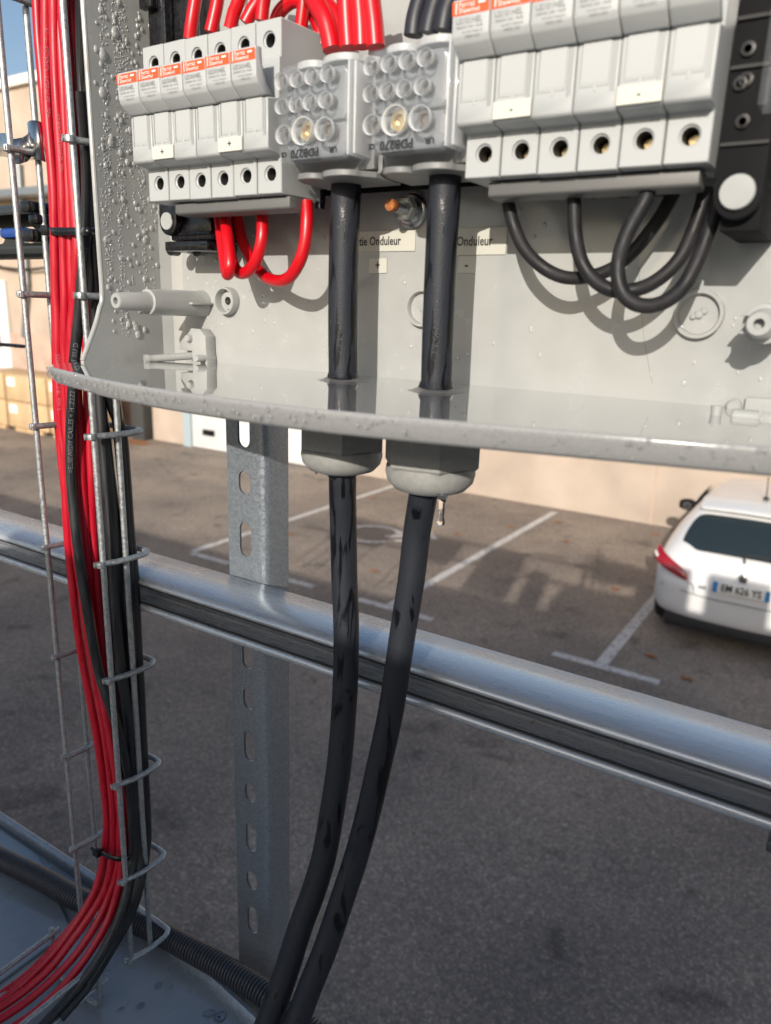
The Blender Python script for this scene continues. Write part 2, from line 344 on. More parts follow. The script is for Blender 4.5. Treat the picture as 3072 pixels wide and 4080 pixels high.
# cartons on pallets
lab = ['lower left tan carton of the stack against the warehouse', 'upper left tan carton with white sticker against the warehouse', 'lower middle tan carton in front of the cream warehouse', 'upper middle tan carton with printed side in front of the warehouse', 'lower right tan carton next to the dark gap by the warehouse wall', 'upper right tan carton next to the dark gap by the warehouse wall']
k = 0
for x0, x1 in ((-20.1, -18.75), (-18.65, -16.95), (-16.85, -15.5)):
    for z0 in (HG+.10, HG+.79):
        t = thing('cardboard_box', lab[k], 'carton', ((x0+x1)/2, 11.55, z0), 'cartons stacked by the warehouse'); hw = (x1-x0)/2
        MB().box((-hw, -.55, 0), (hw, .55, .66), .012).build('carton', M['card'], t)
        MB().box((-.03, -.553, 0), (.03, -.5505, .66)).build('tape', M['pink'], t)
        MB().box((-hw+.08, -.556, .36), (-hw+.42, -.551, .58)).build('sticker', M['white'], t)
        text_on('print', 'FRAGILE' if False else '▬', .1, hw*.4, -.556, .2, M['darkpl'], t) if False else None
        k += 1
    p = thing('pallet', {-20.1: 'wooden pallet under the left cartons', -18.65: 'wooden pallet under the middle cartons', -16.85: 'wooden pallet under the right cartons'}[x0], 'pallet', ((x0+x1)/2, 11.55, HG), 'pallets under the cartons')
    b = MB()
    for yy in (-.5, 0, .5): b.box((-.6, yy-.05, .0), (.6, yy+.05, .078))
    b.build('bearer', M['card'], p); b = MB()
    for xx in (-.5,-.25,0,.25,.5): b.box((xx-.05, -.55, .079), (xx+.05, .55, .097))
    b.build('deck', M['card'], p)
o = MB().box((-15.3, 12.2, HG), (-14.85, 12.49, -.6), .01).build('dark_post', M['darkgap']); tag(o, 'dark narrow upright post between the cartons and the cream wall', 'post')
b = MB(); vs = [b.bm.verts.new((-14.8+.55*math.cos(a)*random.uniform(.7,1), 11.9+.3*math.sin(a)*random.uniform(.7,1), HG+.01)) for a in [i*.5236 for i in range(12)]]; b.bm.faces.new(vs)
o = b.build('leaf_litter', M['leafy'], smooth=0); o['kind'] = 'stuff'; o['label'] = 'patch of reddish leaf litter at the foot of the warehouse wall'; o['category'] = 'leaves'

# ============================================================ CAR
def build_car():
    X0, Y0 = -.675, 7.76
    t = thing('parked_car', 'white five-door hatchback parked nose to the wall, seen from behind', 'car', (X0, Y0, HG))
    # stations: y, bottom z, half width low, belt z, half width belt, roof z, roof half width
    st = [(-.02,.36,.56,.62,.66,.66,.40), (.03,.30,.74,.66,.80,.76,.60), (.10,.26,.82,.74,.855,.97,.70), (.22,.24,.87,.84,.875,1.07,.72),
          (.42,.22,.89,.90,.885,1.22,.66), (.64,.22,.895,.93,.89,1.41,.60), (.80,.20,.895,.93,.89,1.445,.60), (1.4,.20,.90,.93,.895,1.47,.61), (2.2,.20,.90,.93,.895,1.46,.61),
          (2.7,.20,.90,.93,.895,1.36,.60), (3.2,.20,.90,.92,.88,1.02,.66), (3.8,.22,.88,.82,.84,.93,.66), (4.15,.28,.80,.70,.76,.80,.56), (4.26,.34,.60,.60,.62,.66,.42)]
    b = MB(); rings = []
    for y, bz, wl, beltz, wb, rz, rw in st:
        half = [(0,bz), (wl*.75,bz), (wl,bz+.10), (wl+.01,(bz+beltz)/2), (wb,beltz), ((wb+rw)/2+.015,(beltz+rz)/2+.01), (rw,rz-.035), (rw*.80,rz), (rw*.4,rz+.012), (0,rz+.015)]
        ring = [(x, y, z) for x, z in half] + [(-x, y, z) for x, z in half[-2:0:-1]]
        rings.append([b.bm.verts.new(p) for p in ring])
    for a, c in zip(rings, rings[1:]):
        for i in range(len(a)): b.bm.faces.new((a[i], a[(i+1) % len(a)], c[(i+1) % len(a)], c[i]))
    b.bm.faces.new(rings[0]); b.bm.faces.new(rings[-1][::-1]); bmesh.ops.recalc_face_normals(b.bm, faces=b.bm.faces)
    body = b.build('body', M['carpaint'], t, 60); md = body.modifiers.new('s', 'SUBSURF'); md.levels = md.render_levels = 2
    # rear window following the hatch
    def patch(name, m, rows, par=t, thick=.012):
        bb = MB(); vs = [[bb.bm.verts.new(p) for p in r] for r in rows]
        for r0, r1 in zip(vs, vs[1:]):
            for i in range(len(r0)-1): bb.bm.faces.new((r0[i], r0[i+1], r1[i+1], r1[i]))
        bmesh.ops.recalc_face_normals(bb.bm, faces=bb.bm.faces)
        o = bb.build(name, m, par, 60); md = o.modifiers.new('t', 'SOLIDIFY'); md.thickness = thick; md.offset = 0
        md = o.modifiers.new('s', 'SUBSURF'); md.levels = md.render_levels = 2; return o
    def row(w, y, z, n=8, bow=.06): return [(w*(2*i/n-1), y+bow*abs(2*i/n-1)**2.2*1.2, z-.03*abs(2*i/n-1)**2) for i in range(n+1)]
    patch('rear_window', M['carglass'], [row(.66,.120,1.03), row(.665,.20,1.115), row(.635,.33,1.235), row(.575,.50,1.355)])
    patch('spoiler', M['carpaint'], [row(.56,.46,1.405,bow=.04), row(.585,.48,1.425,bow=.04), row(.59,.66,1.475), row(.60,.80,1.49)], thick=.03)
    for s in (-1, 1):
        rows = [[(s*.83,.02,.93), (s*.70,-.02,.90), (s*.56,-.035,.84), (s*.44,-.04,.79)], [(s*.80,.0,.83), (s*.68,-.03,.80), (s*.56,-.045,.775), (s*.43,-.045,.735)]]
        rows = [[(s*.865,.22,1.04), (s*.82,.09,.99), (s*.70,.02,.92), (s*.52,-.02,.83)], [(s*.89,.15,.945), (s*.83,.04,.90), (s*.68,-.01,.835), (s*.50,-.04,.765)], [(s*.885,.11,.875), (s*.80,.0,.835), (s*.66,-.025,.775), (s*.49,-.045,.72)]]
        o = patch('tail_lamp', M['carred'], rows, thick=.05)
        patch('reversing_lens', M['white'], [[(s*.885,.10,.985), (s*.83,.02,.94)], [(s*.885,.085,.935), (s*.83,.0,.90)]], o, .03)
        # mirror
        mm = MB().lathe([(0,-.11),(.05,-.10),(.075,-.04),(.08,.02),(.06,.09),(0,.11)], 16, TR(s*1.0,2.35,.98) @ Matrix.Rotation(rad(90),4,'Y')).build('mirror', M['darkpl'], t)
        MB().lathe([(0,0),(.055,0),(.055,.01),(0,.012)], 16, front(s*1.0,2.285,.98)).build('mirror_glass', M['chrome'], mm)
        for yy in (.78, 3.4):
            tm = TR(s*.80,yy,.31) @ Matrix.Rotation(rad(90),4,'Y')
            wh = thing('wheel','','x',(0,0,0)); del wh['label']; del wh['category']; wh.parent = t
            MB().lathe([(.19,-.1),(.29,-.1),(.31,-.06),(.31,.06),(.29,.1),(.19,.1)], 32, tm).build('tyre', M['tyre'], wh)
            MB().lathe([(0,-.08),(.19,-.09),(.2,0),(.19,.09),(0,.07)], 10, tm).build('rim', M['zinc'], wh)
        patch('side_window', M['carglass'], [[(s*.86,.75,1.02), (s*.87,1.5,1.0), (s*.87,2.3,.99), (s*.85,2.8,.99)], [(s*.70,.95,1.32), (s*.70,1.5,1.38), (s*.69,2.1,1.38), (s*.76,2.55,1.2)]])
    for zz_ in (.60,): MB().tube([(-.78,.035,zz_+.03),(-.4,-.028,zz_),(0,-.046,zz_),(.4,-.028,zz_),(.78,.035,zz_+.03)], .004, 6).build('bumper_seam', M['darkgap'], t)
    for s in (-1,1): MB().tube([(s*.43,-.035,.62),(s*.45,-.035,.70),(s*.50,-.03,.72)], .004, 6).build('tailgate_seam', M['darkgap'], t)
    b = MB().box((-.70, -.01, .20), (.70, .12, .33), .04); b.build('diffuser', M['tyre'], t)
    pl = MB().box((-.26, -.062, .69), (.26, -.05, .80), .003).build('number_plate', M['white'], t)
    for s in (-1, 1): MB().box((s*.238-.021, -.066, .691), (s*.238+.021, -.0625, .799)).build('plate_band', M['blue'], pl)
    text_on('plate_text', 'EM 626 YS', .105, 0, -.066, .745, M['black_ink'], pl, sx=.8, bold=.002)
    text_on('badge_text', '308', .05, -.36, -.047, .70, M['darkpl'], t)
    MB().prism([(-.03,.83),(.03,.83),(.04,.88),(.02,.915),(-.02,.915),(-.04,.88)], 'y', -.055, -.03, .004).build('emblem', M['chrome'], t)
    MB().tube([(-.02,.06,1.0), (0,.09,1.075), (.3,.10,1.08)], .009).build('wiper', M['tyre'], t)
    MB().tube([(0,1.0,1.48), (0,.93,1.62), (0,.85,1.75)], .006).build('antenna', M['tyre'], t)
    MB().lathe([(0,0),(.035,0),(.02,.03),(0,.035)], 12, TR(0,1.0,1.475)).build('antenna_base', M['tyre'], t)
    return t
build_car()

# ============================================================ CASTERS OUT OF VIEW: put behind and beside the ledge for their shade
o = MB().box((-30, -1.6, HG), (5, -1.0, -.36), .01).build('shade_caster', M['shade_caster']); tag(o, 'low grey wall added behind the photographer to cast shade', 'wall')  # unseen wall, its height set to shade the near ground
t = thing('shade_block', 'grey cabinet-shaped block added behind the photographer to cast shade', 'cabinet', (.85, -1.25, -.61))  # unseen block added to shade the rail and lower post
MB().box((-1.22, -.25, 0), (1.2, .25, .885), .01).build('body', M['shade_caster'], t)
MB().box((-1.18, .252, .04), (-.02, .262, .90), .003).build('door', M['cap'], t)
MB().box((.0, .252, .04), (1.16, .262, .90), .003).build('door', M['cap'], t)
for nm, x0, x1, z0, z1, lb in (('a',-1.95,-1.37,-.54,.07,'grey enclosure fixed to the rail far to the left'), ('b',-3.05,-2.35,-.30,.10,'wide grey enclosure at the far left end of the rail'), ('d',-1.20,-.96,-.60,-.12,'unseen grey enclosure added left of the cable tray for shade'), ('c',.17,.66,-.2,.25,'unseen grey enclosure added right of the open one for shade'), ('e',.83,1.4,-.2,.25,'unseen grey enclosure added at the right end of the rail for shade'), ('f',-4.4,-3.5,-.3,.12,'low grey enclosure past the far left one')):  # far left ones read from bay shadows; nearer ones added for their shade
    t = thing('closed_enclosure', lb, 'enclosure', ((x0+x1)/2, .33, z0), 'closed enclosures along the rail')
    hw = (x1-x0)/2
    MB().box((-hw, -.06, 0), (hw, .06, z1-z0), .012).build('body', M['box'], t)
    MB().box((-hw+.01, -.085, .01), (hw-.01, -.062, z1-z0-.01), .01).build('cover', M['box'], t)
    if nm in 'abf':
        for q in range(5): MB().tube([(-hw+.06+q*(2*hw-.12)/4, 0, .0), (-hw+.06+q*(2*hw-.12)/4+.01, .0, -.45)], .012, 8, sub=1).build('lead', M['black'], t)

# ============================================================ STEEL FRAME
XB0, XB1 = -.436, .14        # enclosure left / right
YB = .39                      # back wall plane (inner face)
ZS = -.0391                   # bottom plate, upper face
def channel(name, m, x0, x1, y0, y1, z0, z1, lip, th, parent=None, r=.003):
    """C channel along X open towards -Y, rounded lips"""
    pts = [(y0+th*1.5,z1-lip),(y0+th*.3,z1-lip),(y0,z1-lip+.001),(y0,z1-.006),(y0+.0015,z1-.0025),(y0+.006,z1),(y1-.003,z1),(y1,z1-.003),(y1,z0+.003),(y1-.003,z0),(y0+.006,z0),(y0+.0015,z0+.0025),(y0,z0+.006),(y0,z0+lip-.001),(y0+th*.3,z0+lip),(y0+th*1.5,z0+lip),
           (y0+th*1.5,z0+lip-.001),(y0+th,z0+lip-.003),(y0+th,z0+th+.003),(y0+th+.003,z0+th),(y1-th,z0+th),(y1-th,z1-th),(y0+th+.003,z1-th),(y0+th,z1-th-.003),(y0+th,z1-lip+.003),(y0+th*1.5,z1-lip+.001)]
    return MB().prism(pts, 'x', x0, x1).build(name, m, parent, 50)
def soft_rail(x0, x1, y0, y1, z0, z1, r=.0075, th=.002):
    o = y0-.3785
    pts = [(y1,z1-.003),(y1-.003,z1),(.392+o,z1),(.3855+o,z1-.0009),(.3808+o,z1-.0024),(.3790+o,z1-.0040),(.3784+o,z1-.0056),(.3788+o,z1-.0070),(.3800+o,z1-.0076),(.3814+o,z1-.0070),(.3812+o,z1-.0056),(.3822+o,z1-.0044),(.3860+o,z1-.0030),(.392+o,z1-.0021),(y1-th-.002,z1-th),(y1-th,z1-th-.002),
           (y1-th,z0+th+.002),(y1-th-.002,z0+th),(.3860+o,z0+th),(.3832+o,z0+.0030),(.3820+o,z0+.0048),(.3824+o,z0+.0062),(.3812+o,z0+.0072),(.3796+o,z0+.0068),(.3786+o,z0+.0054),(.3784+o,z0+.0036),(.3792+o,z0+.0016),(.3810+o,z0+.0003),(.3836+o,z0),(y1-.003,z0),(y1,z0+.003)]
    return MB().prism(pts, 'x', x0, x1).build('mounting_rail', M['galvrail'], None, 60)
rail = soft_rail(-5, 1.8, .3785, .4295, -.2495, -.2175)
tag(rail, 'long bare galvanised C-rail running across the picture below the glands', 'rail')
ledge = mat('lip_shade_steel', (.05,.05,.055), .45, metal=.5)
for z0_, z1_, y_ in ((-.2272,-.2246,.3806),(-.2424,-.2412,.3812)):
    eb = MB(); eb.box((-5,y_,z0_),(1.8,y_+.0014,z1_)); eb.build('lip_edge_shade', ledge, rail)  # inner lip edges, with the dark gap's shade put into their colour
rcl = thing('rail_clamp', 'small green-grey clamp under the rail at the right edge', 'clamp', at(1662,1816,Y=.40))
MB().box((-.001,-.004,-.005),(.02,.02,.002),.0015).build('jaw', mat('green_grey_metal',(.10,.12,.12),.4,metal=.6), rcl)
for fx, fy in ((1147,1553),(1150,1561),(1225,1577),(1335,1612),(1420,1640)):
    q_ = at(fx, fy, Z=-.2474); fb = MB(); fb.lathe([(0,.0),(.0011,.0),(.0009,.0004),(0,.0005)], 7, TR(q_.x,q_.y,-.2474)); fb.build('dirt_speck', M['rust'], rail)
b = MB(); b.prism([(.406,-.2474),(.4085,-.2464),(.411,-.2474)], 'x', -5, 1.8); o = b.build('rib', M['galvrail'], rail)
sc = thing('screw', 'small screw end sticking out inside the rail under the left post', 'screw', at(480,1311,Y=.385))
MB().lathe([(.0,0),(.0024,.0),(.0028,.001)]+[(.0027 if i % 2 else .0021, .001+.0007*i) for i in range(28)]+[(0,.021)], 14, RY().inverted()).build('thread', M['zinc'], sc)
# slotted post
px0, px1, py0, py1 = -.4265, -.3845, .431, .4625
b = MB(); pts = [(px0,py0+.001),(px0+.001,py0),(px1-.006,py0),(px1-.0028,py0+.0008),(px1-.0008,py0+.0028),(px1,py0+.006),(px1,py1-.003),(px1-.003,py1),(px0+.012,py1),(px0+.012,py1-.002),(px1-.004,py1-.002),(px1-.002,py1-.004),(px1-.002,py0+.006),(px1-.0026,py0+.004),(px1-.004,py0+.0026),(px1-.006,py0+.002),(px0,py0+.002)]
post = thing('slotted_post', 'galvanised slotted steel post standing behind the rail', 'post', (px0, py0, -1.2))
b.prism(pts, 'z', -1.2, .45); po = b.build('channel', M['galv'], None, 50)
cb = bmesh.new(); tmp = MB()
z = -.0715; k = 0
slot_px = [(522,926,1),(525,1042,0),(530,1166,1),(532,1410,1),(536,1510,0),(538,1612,1),(540,1713,0),(543,1810,1),(544,1903,0),(546,1988,1)]
for sx_, sy_, lg in slot_px:
    p = at(sx_, sy_, Y=py0); zc = p.z
    tmp.prism(stadium((px0+px1)/2-.001, zc, .0125, .030 if lg else .0195), 'y', py0-.01, py0+.012)
cut(po, tmp.bm)
po.data.transform(TR(-px0,-py0,1.2)); po.parent = post
MB().tube([(.021,-.0022,1.155),(.024,-.0022,1.05)], .0001, sub=1) if False else None
# upper-left slotted rail seen open, one dark metal tone throughout
M['darkrail'] = mat('dark_rail_metal', (.05,.056,.055), .38, metal=.4)
ur = channel('slotted_rail', M['darkrail'], -5, -.445, .398, .432, .036, .079, .0085, .002)
tag(ur, 'dark slotted C-rail fixed high behind the cable tray', 'rail')
tmp = MB()
for i in range(14): tmp.prism([(q[1]-.0575+.0575, q[0]) for q in [(0,0)]] if False else [(x, z) for z, x in [(q[0], q[1]) for q in stadium(.0575, -.618-.05*i, .014, .026)]], 'y', .425, .44)
cut(ur, tmp.bm)
ib = MB().box((-.672,.404,.052),(-.640,.425,.061),.003).build('rail_nut', mat('blue_zinc',(.02,.06,.25),.3)); tag(ib, 'blue nut sitting in the slotted rail at the left edge', 'nut')
rd = thing('handle_bar', 'black rubber-tipped bar end poking in from the left edge', 'bar', (-1.4,.6,-.061))
MB().lathe([(0,-.01),(.0022,-.009),(.0026,0),(.0026,.45)], 16, TR(.428,0,0) @ Matrix.Rotation(rad(-90),4,'Y')).build('grip', M['blackpl'], rd)

# ------------------------------------------------------------ platform
FZ = -.612
fl = thing('metal_platform', 'blue-grey painted metal platform with raised edge under the cable tray', 'platform', (-.5, .2, FZ))
def fpart(name, m, lo, hi, bev=0): 
    o = MB().box(lo, hi, bev).build(name, m, None, mx=TR(.5,-.2,-FZ)); o.parent = fl; return o
b = MB(); b.prism([(-2.5,-.95),(1.2,-.95),(1.2,.20),(-.2,.366),(-.55,.410),(-2.5,.415)], 'z', FZ-.02, FZ); o = b.build('plate', M['floor'], None, mx=TR(.5,-.2,-FZ)); o.parent = fl
for (ax, ay), (bx, by) in (((1.2,.20),(-.2,.366)), ((-.2,.366),(-.55,.410)), ((-.55,.410),(-2.5,.415))):
    b = MB(); d = Vector((bx-ax, by-ay, 0)).normalized(); n = Vector((d.y, -d.x, 0)); n = n if n.y < 0 else -n
    P0, P1 = Vector((ax,ay,FZ)), Vector((bx,by,FZ))
    prof = [(0,-.02),(0,.008),(.003,.011),(.007,.011),(.010,.008),(.012,.001),(.012,-.02)]
    r0 = [b.bm.verts.new(P0+n*u+Vector((0,0,v))) for u, v in prof]; r1 = [b.bm.verts.new(P1+n*u+Vector((0,0,v))) for u, v in prof]
    for i in range(len(prof)-1): b.bm.faces.new((r0[i], r0[i+1], r1[i+1], r1[i]))
    b.bm.faces.new(r0); b.bm.faces.new(r1); bmesh.ops.recalc_face_normals(b.bm, faces=b.bm.faces)
    o = b.build('edge_lip', M['galv'], None, mx=TR(.5,-.2,-FZ)); o.parent = fl
b = MB(); b.prism([(-2.5,-.9),(-.583,-.9),(-.579,.352),(-.70,.395),(-2.5,.395)], 'z', FZ+.0005, FZ+.004, .001); o = b.build('overlap_sheet', M['floor'], None, mx=TR(.5,-.2,-FZ)); o.parent = fl
# puddle drops on the platform
b = MB()
for i in range(46):
    x, y = random.uniform(-.47,-.30), random.uniform(.26,.375)
    if y > .366+(-.2-x)*.125-.02: continue
    r = random.choice((.001,.0015,.0022,.004,.006))
    b.lathe([(r,0),(r*.85,r*.12),(r*.5,r*.2),(0,r*.22)], 9, TR(x,y,FZ+.0002) @ Matrix.Rotation(random.random()*6,4,'Z') @ Matrix.Diagonal((1,random.uniform(.4,1),1,1)), cap=True)
o = b.build('water_droplets', M['water']); o['kind'] = 'stuff'; o['label'] = 'flat water drops on the metal platform'; o['category'] = 'water'

# ------------------------------------------------------------ corrugated conduit
CL = [at(-160,1770,Z=FZ+.017), at(-60,1824,Z=FZ+.016), at(0,1855,Z=FZ+.015), at(90,1899,Z=FZ+.015), at(160,1938,Z=FZ+.014), at(275,1972+35,Z=FZ+.014), at(330,2008,Z=FZ+.014) , at(465,2082,Z=FZ+.016), at(560,2140,Z=FZ+.018), at(640,2205,Z=FZ+.015), at(720,2270,Z=FZ+.01)]
CL[5] = (CL[4]*.5+CL[6]*.5)
P = smooth_path(CL, 12); b = MB()
tot = [0]
for i in range(1, len(P)): tot.append(tot[-1]+(P[i]-P[i-1]).length)
pitch = .0035; npt = int(tot[-1]/pitch*6); Q = []
j = 0
for i in range(npt):
    s_ = tot[-1]*i/(npt-1)
    while j < len(tot)-2 and tot[j+1] < s_: j += 1
    f = (s_-tot[j])/(tot[j+1]-tot[j]); Q.append(P[j].lerp(P[j+1], f))
prof6 = (.0062,.0066,.0108,.0112,.0112,.0108)
b.tube(Q, .01, 20, sub=1, rf=lambda f: prof6[int(round(f*(npt-1))) % 6])
tag(b.build('corrugated_conduit', M['conduit'], smooth=60), 'dark grey corrugated conduit lying along the platform edge', 'conduit')

# ============================================================ CABLE TRAY
XL, XR, YF, YM, YK = -.548, -.476, .345, .3665, .3865
wr = .0024
rungs_z = [.105+.0985*i for i in (2,1,0)] + [.0040,-.0965,-.1968,-.2960,-.3945,-.4915]
tr = thing('cable_tray', 'upright galvanised wire basket tray holding the red and black cables', 'cable tray', (XL, YF, FZ))
def tp(name, pts, sub=1, r=wr, seg=10, par=tr):
    return MB().tube([Vector(p)-tr.location for p in pts], r, seg, sub=sub).build(name, M['wire'], par, 60)
for x, y, zb in ((XL,YF,-.578),(XL,YM,-.56),(XR,YF,-.588),(XR,YM,-.580),((XL+XR)/2,YK-.005,-.56)):
    tp('long_wire', [(x, y, zb), (x, y, .5)])
for z in rungs_z + [-.578]:
    tp('rung', [(XL-.0035+.005,YF-.006,z),(XL+.0045,YF+.012,z),(XL+.0045,YK-.012,z),(XL+.0065,YK-.004,z),(XL+.014,YK,z),(XR-.004,YK,z),(XR+.004,YK-.003,z),(XR+.0065,YK-.010,z),(XR+.005,YF+.012,z),(XR+.0035-.005,YF-.007,z)], 3)
    for x in (XL, XR):
        b = MB(); b.lathe([(0,-.003),(.003,-.002),(.0033,0),(.003,.002),(0,.003)], 10, TR(*(Vector((x+.0015,YF-.0035,z))-tr.location)))
        b.build('weld', M['wire'], tr)
# lower tray lying on the platform, running towards the camera
t2 = thing('floor_cable_tray', 'galvanised wire tray lying on the platform carrying the red cables out of frame', 'cable tray', (-.5,.2,FZ))
def tq(name, pts, sub=1): return MB().tube([Vector(p)-t2.location for p in pts], wr, 10, sub=sub).build(name, M['wire'], t2, 60)
xa, xb, ye = -.541, -.481, .318
zt, zm, zl = FZ+.052, FZ+.028, FZ+.005
tq('long_wire', [(xa,ye,zt),(xa,-.3,zt)]); tq('long_wire', [(xa,ye,zm),(xa,-.3,zm)]); tq('long_wire', [(xb,ye,zt),(xb,-.3,zt)]); tq('long_wire', [(xb,ye+.004,zm),(xb,-.3,zm)])
for y in (.312,.212,.112,.012): tq('rung', [(xa-.003,y,zt+.004),(xa-.003,y,zl+.01),(xa,y,zl+.002),(xa+.006,y,zl),(xb-.006,y,zl),(xb,y,zl+.002),(xb+.003,y,zl+.01),(xb+.003,y,zt+.004)], 2)

# ------------------------------------------------------------ cables in the tray
def prof_pt(x, y, Y0, R=.125, zc=-.462):
    d = ray(x, y)
    if -.4815/d.x*d.y > Y0 and d.x < 0: Y0 = min(-.4815/d.x*d.y, .3805)
    t = Y0/d.y
    if d.z*t > zc: return d*t
    cy = Y0-R
    A = d.y**2+d.z**2; Bq = -2*(d.y*cy+d.z*zc); Cq = cy*cy+zc*zc-R*R; disc = Bq*Bq-4*A*Cq
    t = (-Bq+math.sqrt(max(disc,0)))/(2*A)
    if d.y*t < cy: t = (zc-R)/d.z
    return d*t
def print_on(path, txt, size, s_px, parent, m, flip=False):
    """wrap printed characters round a cable, starting at the path point nearest s_px, on the side that faces the ledge"""
    P = path; k = min(range(len(P)), key=lambda i: (P[i]-s_px).length); me = text_mesh(txt, size, 'LEFT')
    S_ = [0]
    for i in range(k, 0, -1): S_.append(S_[-1]+(P[i]-P[i-1]).length)
    for v in me.vertices:
        s_ = v.co.x; i = 0
        while i < len(S_)-2 and S_[i+1] < s_: i += 1
        f = (s_-S_[i])/max(S_[i+1]-S_[i],1e-6); a, c = P[k-i], P[k-i-1]; p = a.lerp(c, f); T = (c-a).normalized()
        nrm = (-p - T*(-p).dot(T)).normalized(); side = nrm.cross(T)   # up-cable reading
        ang = -v.co.y/parent['_r']; v.co = p + (nrm*math.cos(ang)+side*math.sin(ang)*-1)*(parent['_r']+.00012)
    return link('print', me, m, parent, 0)
reds = {
 'A': (.3625, [(78,-40),(80,0),(84,80),(92,170),(100,260),(112,360),(118,500),(121,700),(126,900),(146,1107),(163,1284),(185,1440),(205,1540),(222,1640),(232,1777),(236,1841),(222,1905),(184,1965),(132,2030),(66,2100),(0,2150),(-90,2205)], 'red cable at the outer left edge of the bundle, half hidden at the top'),
 'B': (.3545, [(100,-40),(100,0),(100,86),(101,172),(105,257),(113,360),(118,450),(120,600),(124,698),(126,784),(128,858),(133,930),(140,990),(144,1107),(150,1196),(159,1284),(170,1372),(181,1440),(196,1517),(212,1605),(224,1693),(231,1760),(229,1820),(221,1870),(205,1925),(169,1989),(118,2057),(51,2124),(0,2165),(-90,2225)], 'leftmost red cable, with white lettering running up it beside the left tray wire'),
 'C': (.3550, [(117,-40),(117,0),(118,86),(121,172),(127,275),(133,360),(136,450),(139,560),(141,650),(140,720),(142,790),(142,858),(146,950),(151,1040),(158,1107),(166,1200),(178,1284),(190,1372),(205,1460),(223,1561),(236,1649),(244,1736),(246,1800),(243,1850),(229,1917),(199,1972),(157,2031),(102,2099),(25,2162),(-70,2220)], 'second red cable from the left, dusty down its middle'),
 'D': (.3560, [(135,-40),(136,10),(138,60),(147,154),(151,275),(156,378),(162,450),(167,530),(163,620),(156,698),(152,784),(152,870),(160,990),(170,1107),(180,1200),(190,1284),(205,1400),(222,1500),(238,1590),(252,1680),(260,1750),(265,1820),(262,1890),(246,1955),(226,2005),(196,2055),(163,2100),(122,2146),(66,2195),(-20,2250)], 'third red cable, crossing behind the front right tray wire'),
 'E': (.3640, [(152,-40),(153,17),(160,120),(163,223),(167,343),(172,450),(180,560),(186,700),(189,800),(191,902),(196,990),(200,1107),(206,1220),(214,1330),(224,1440),(236,1550),(250,1650),(264,1730),(272,1800),(273,1880),(262,1955),(247,2006),(224,2050),(200,2095),(177,2130),(150,2162),(115,2200),(50,2260)], 'fourth red cable, running behind the black ones'),
 'F': (.3580, [(128,-40),(130,50),(138,200),(146,350),(152,500),(160,700),(170,900),(182,1107),(194,1300),(210,1450),(228,1580),(246,1700),(258,1800),(256,1870),(238,1930),(212,1990),(172,2052),(122,2108),(52,2168),(-40,2228)], 'red cable buried in the middle of the bundle')}
blacks = {
 'K': (.3480, [(176,200),(186,330),(188,392),(188,453),(184,527),(178,600),(172,674),(164,747),(159,797),(156,870),(153,931),(153,1019),(160,1107),(170,1196),(183,1284),(198,1372),(214,1455),(232,1510),(250,1560),(266,1620),(280,1690),(286,1770),(288,1840),(280,1900),(262,1970),(232,2040),(186,2110),(126,2180),(50,2260)], 'front black cable with white lettering crossing over the red ones'),
 'L': (.3620, [(176,-40),(178,100),(182,250),(192,400),(200,550),(206,700),(214,850),(229,960),(240,1078),(247,1196),(253,1313),(260,1446),(278,1531),(286,1619),(292,1737),(294,1830),(284,1910),(260,1990),(222,2060),(172,2130),(120,2190),(50,2270)], 'black cable behind the front right tray wire'),
 'O': (.3660, [(192,-40),(194,100),(198,250),(205,450),(216,650),(236,850),(262,930),(271,1019),(279,1137),(290,1255),(297,1402),(303,1500),(307,1590),(312,1680),(316,1756),(316,1830),(300,1920),(278,1985),(238,2055),(190,2130),(130,2200)], 'outermost black cable at the right side of the bundle'),
 'Q': (.3580, [(184,-40),(187,150),(194,300),(202,470),(212,650),(230,800),(250,880),(262,990),(270,1090),(277,1196),(281,1313),(284,1431),(290,1540),(298,1650),(304,1756),(304,1840),(292,1920),(266,1990),(228,2055),(175,2130),(110,2200)], 'black cable just behind the right side wire of the tray'),
 'U': (.3600, [(196,-40),(198,150),(200,300),(206,470),(209,650),(213,800),(222,940),(233,1078),(243,1196),(250,1313),(262,1431),(276,1540),(290,1650),(298,1756),(298,1840),(290,1915),(268,1985),(236,2052),(190,2125)], 'black cable squeezed between the two right tray wires'),
 'V': (.3700, [(186,-40),(188,150),(192,300),(198,470),(206,650),(214,820),(228,960),(246,1090),(262,1196),(272,1313),(280,1431),(288,1540),(296,1650),(302,1756),(300,1840),(292,1920),(270,1990),(238,2055)], 'black cable deep in the bundle behind the right side wire'),
 'T': (.3710, [(170,-40),(172,150),(180,350),(190,550),(200,750),(208,900),(216,1050),(226,1200),(236,1350),(250,1480),(264,1600),(276,1720),(282,1820),(276,1910),(256,1990),(226,2060),(180,2130)], 'black cable at the back of the bundle against the tray base')}
def tray_cable(k, Y0, pts, lb, m, r):
    pp = [prof_pt(x, y, Y0) for x, y in pts]; SP = smooth_path(pp, 6)
    t = thing('red_cable' if m is M['red'] else 'black_cable', lb, 'cable', pp[len(pp)//2], 'red cables in the tray' if m is M['red'] else 'black cables in the tray')
    b = MB(); b.tube([p-t.location for p in SP], r, 14, sub=1); o = b.build('sheath', m, t, 60); o['_r'] = r
    return t, o, [p-t.location for p in SP]
inkw = mat('white_cable_print', (.46,.14,.16), .6); inkg = mat('pale_cable_print', (.16,.165,.18), .6)
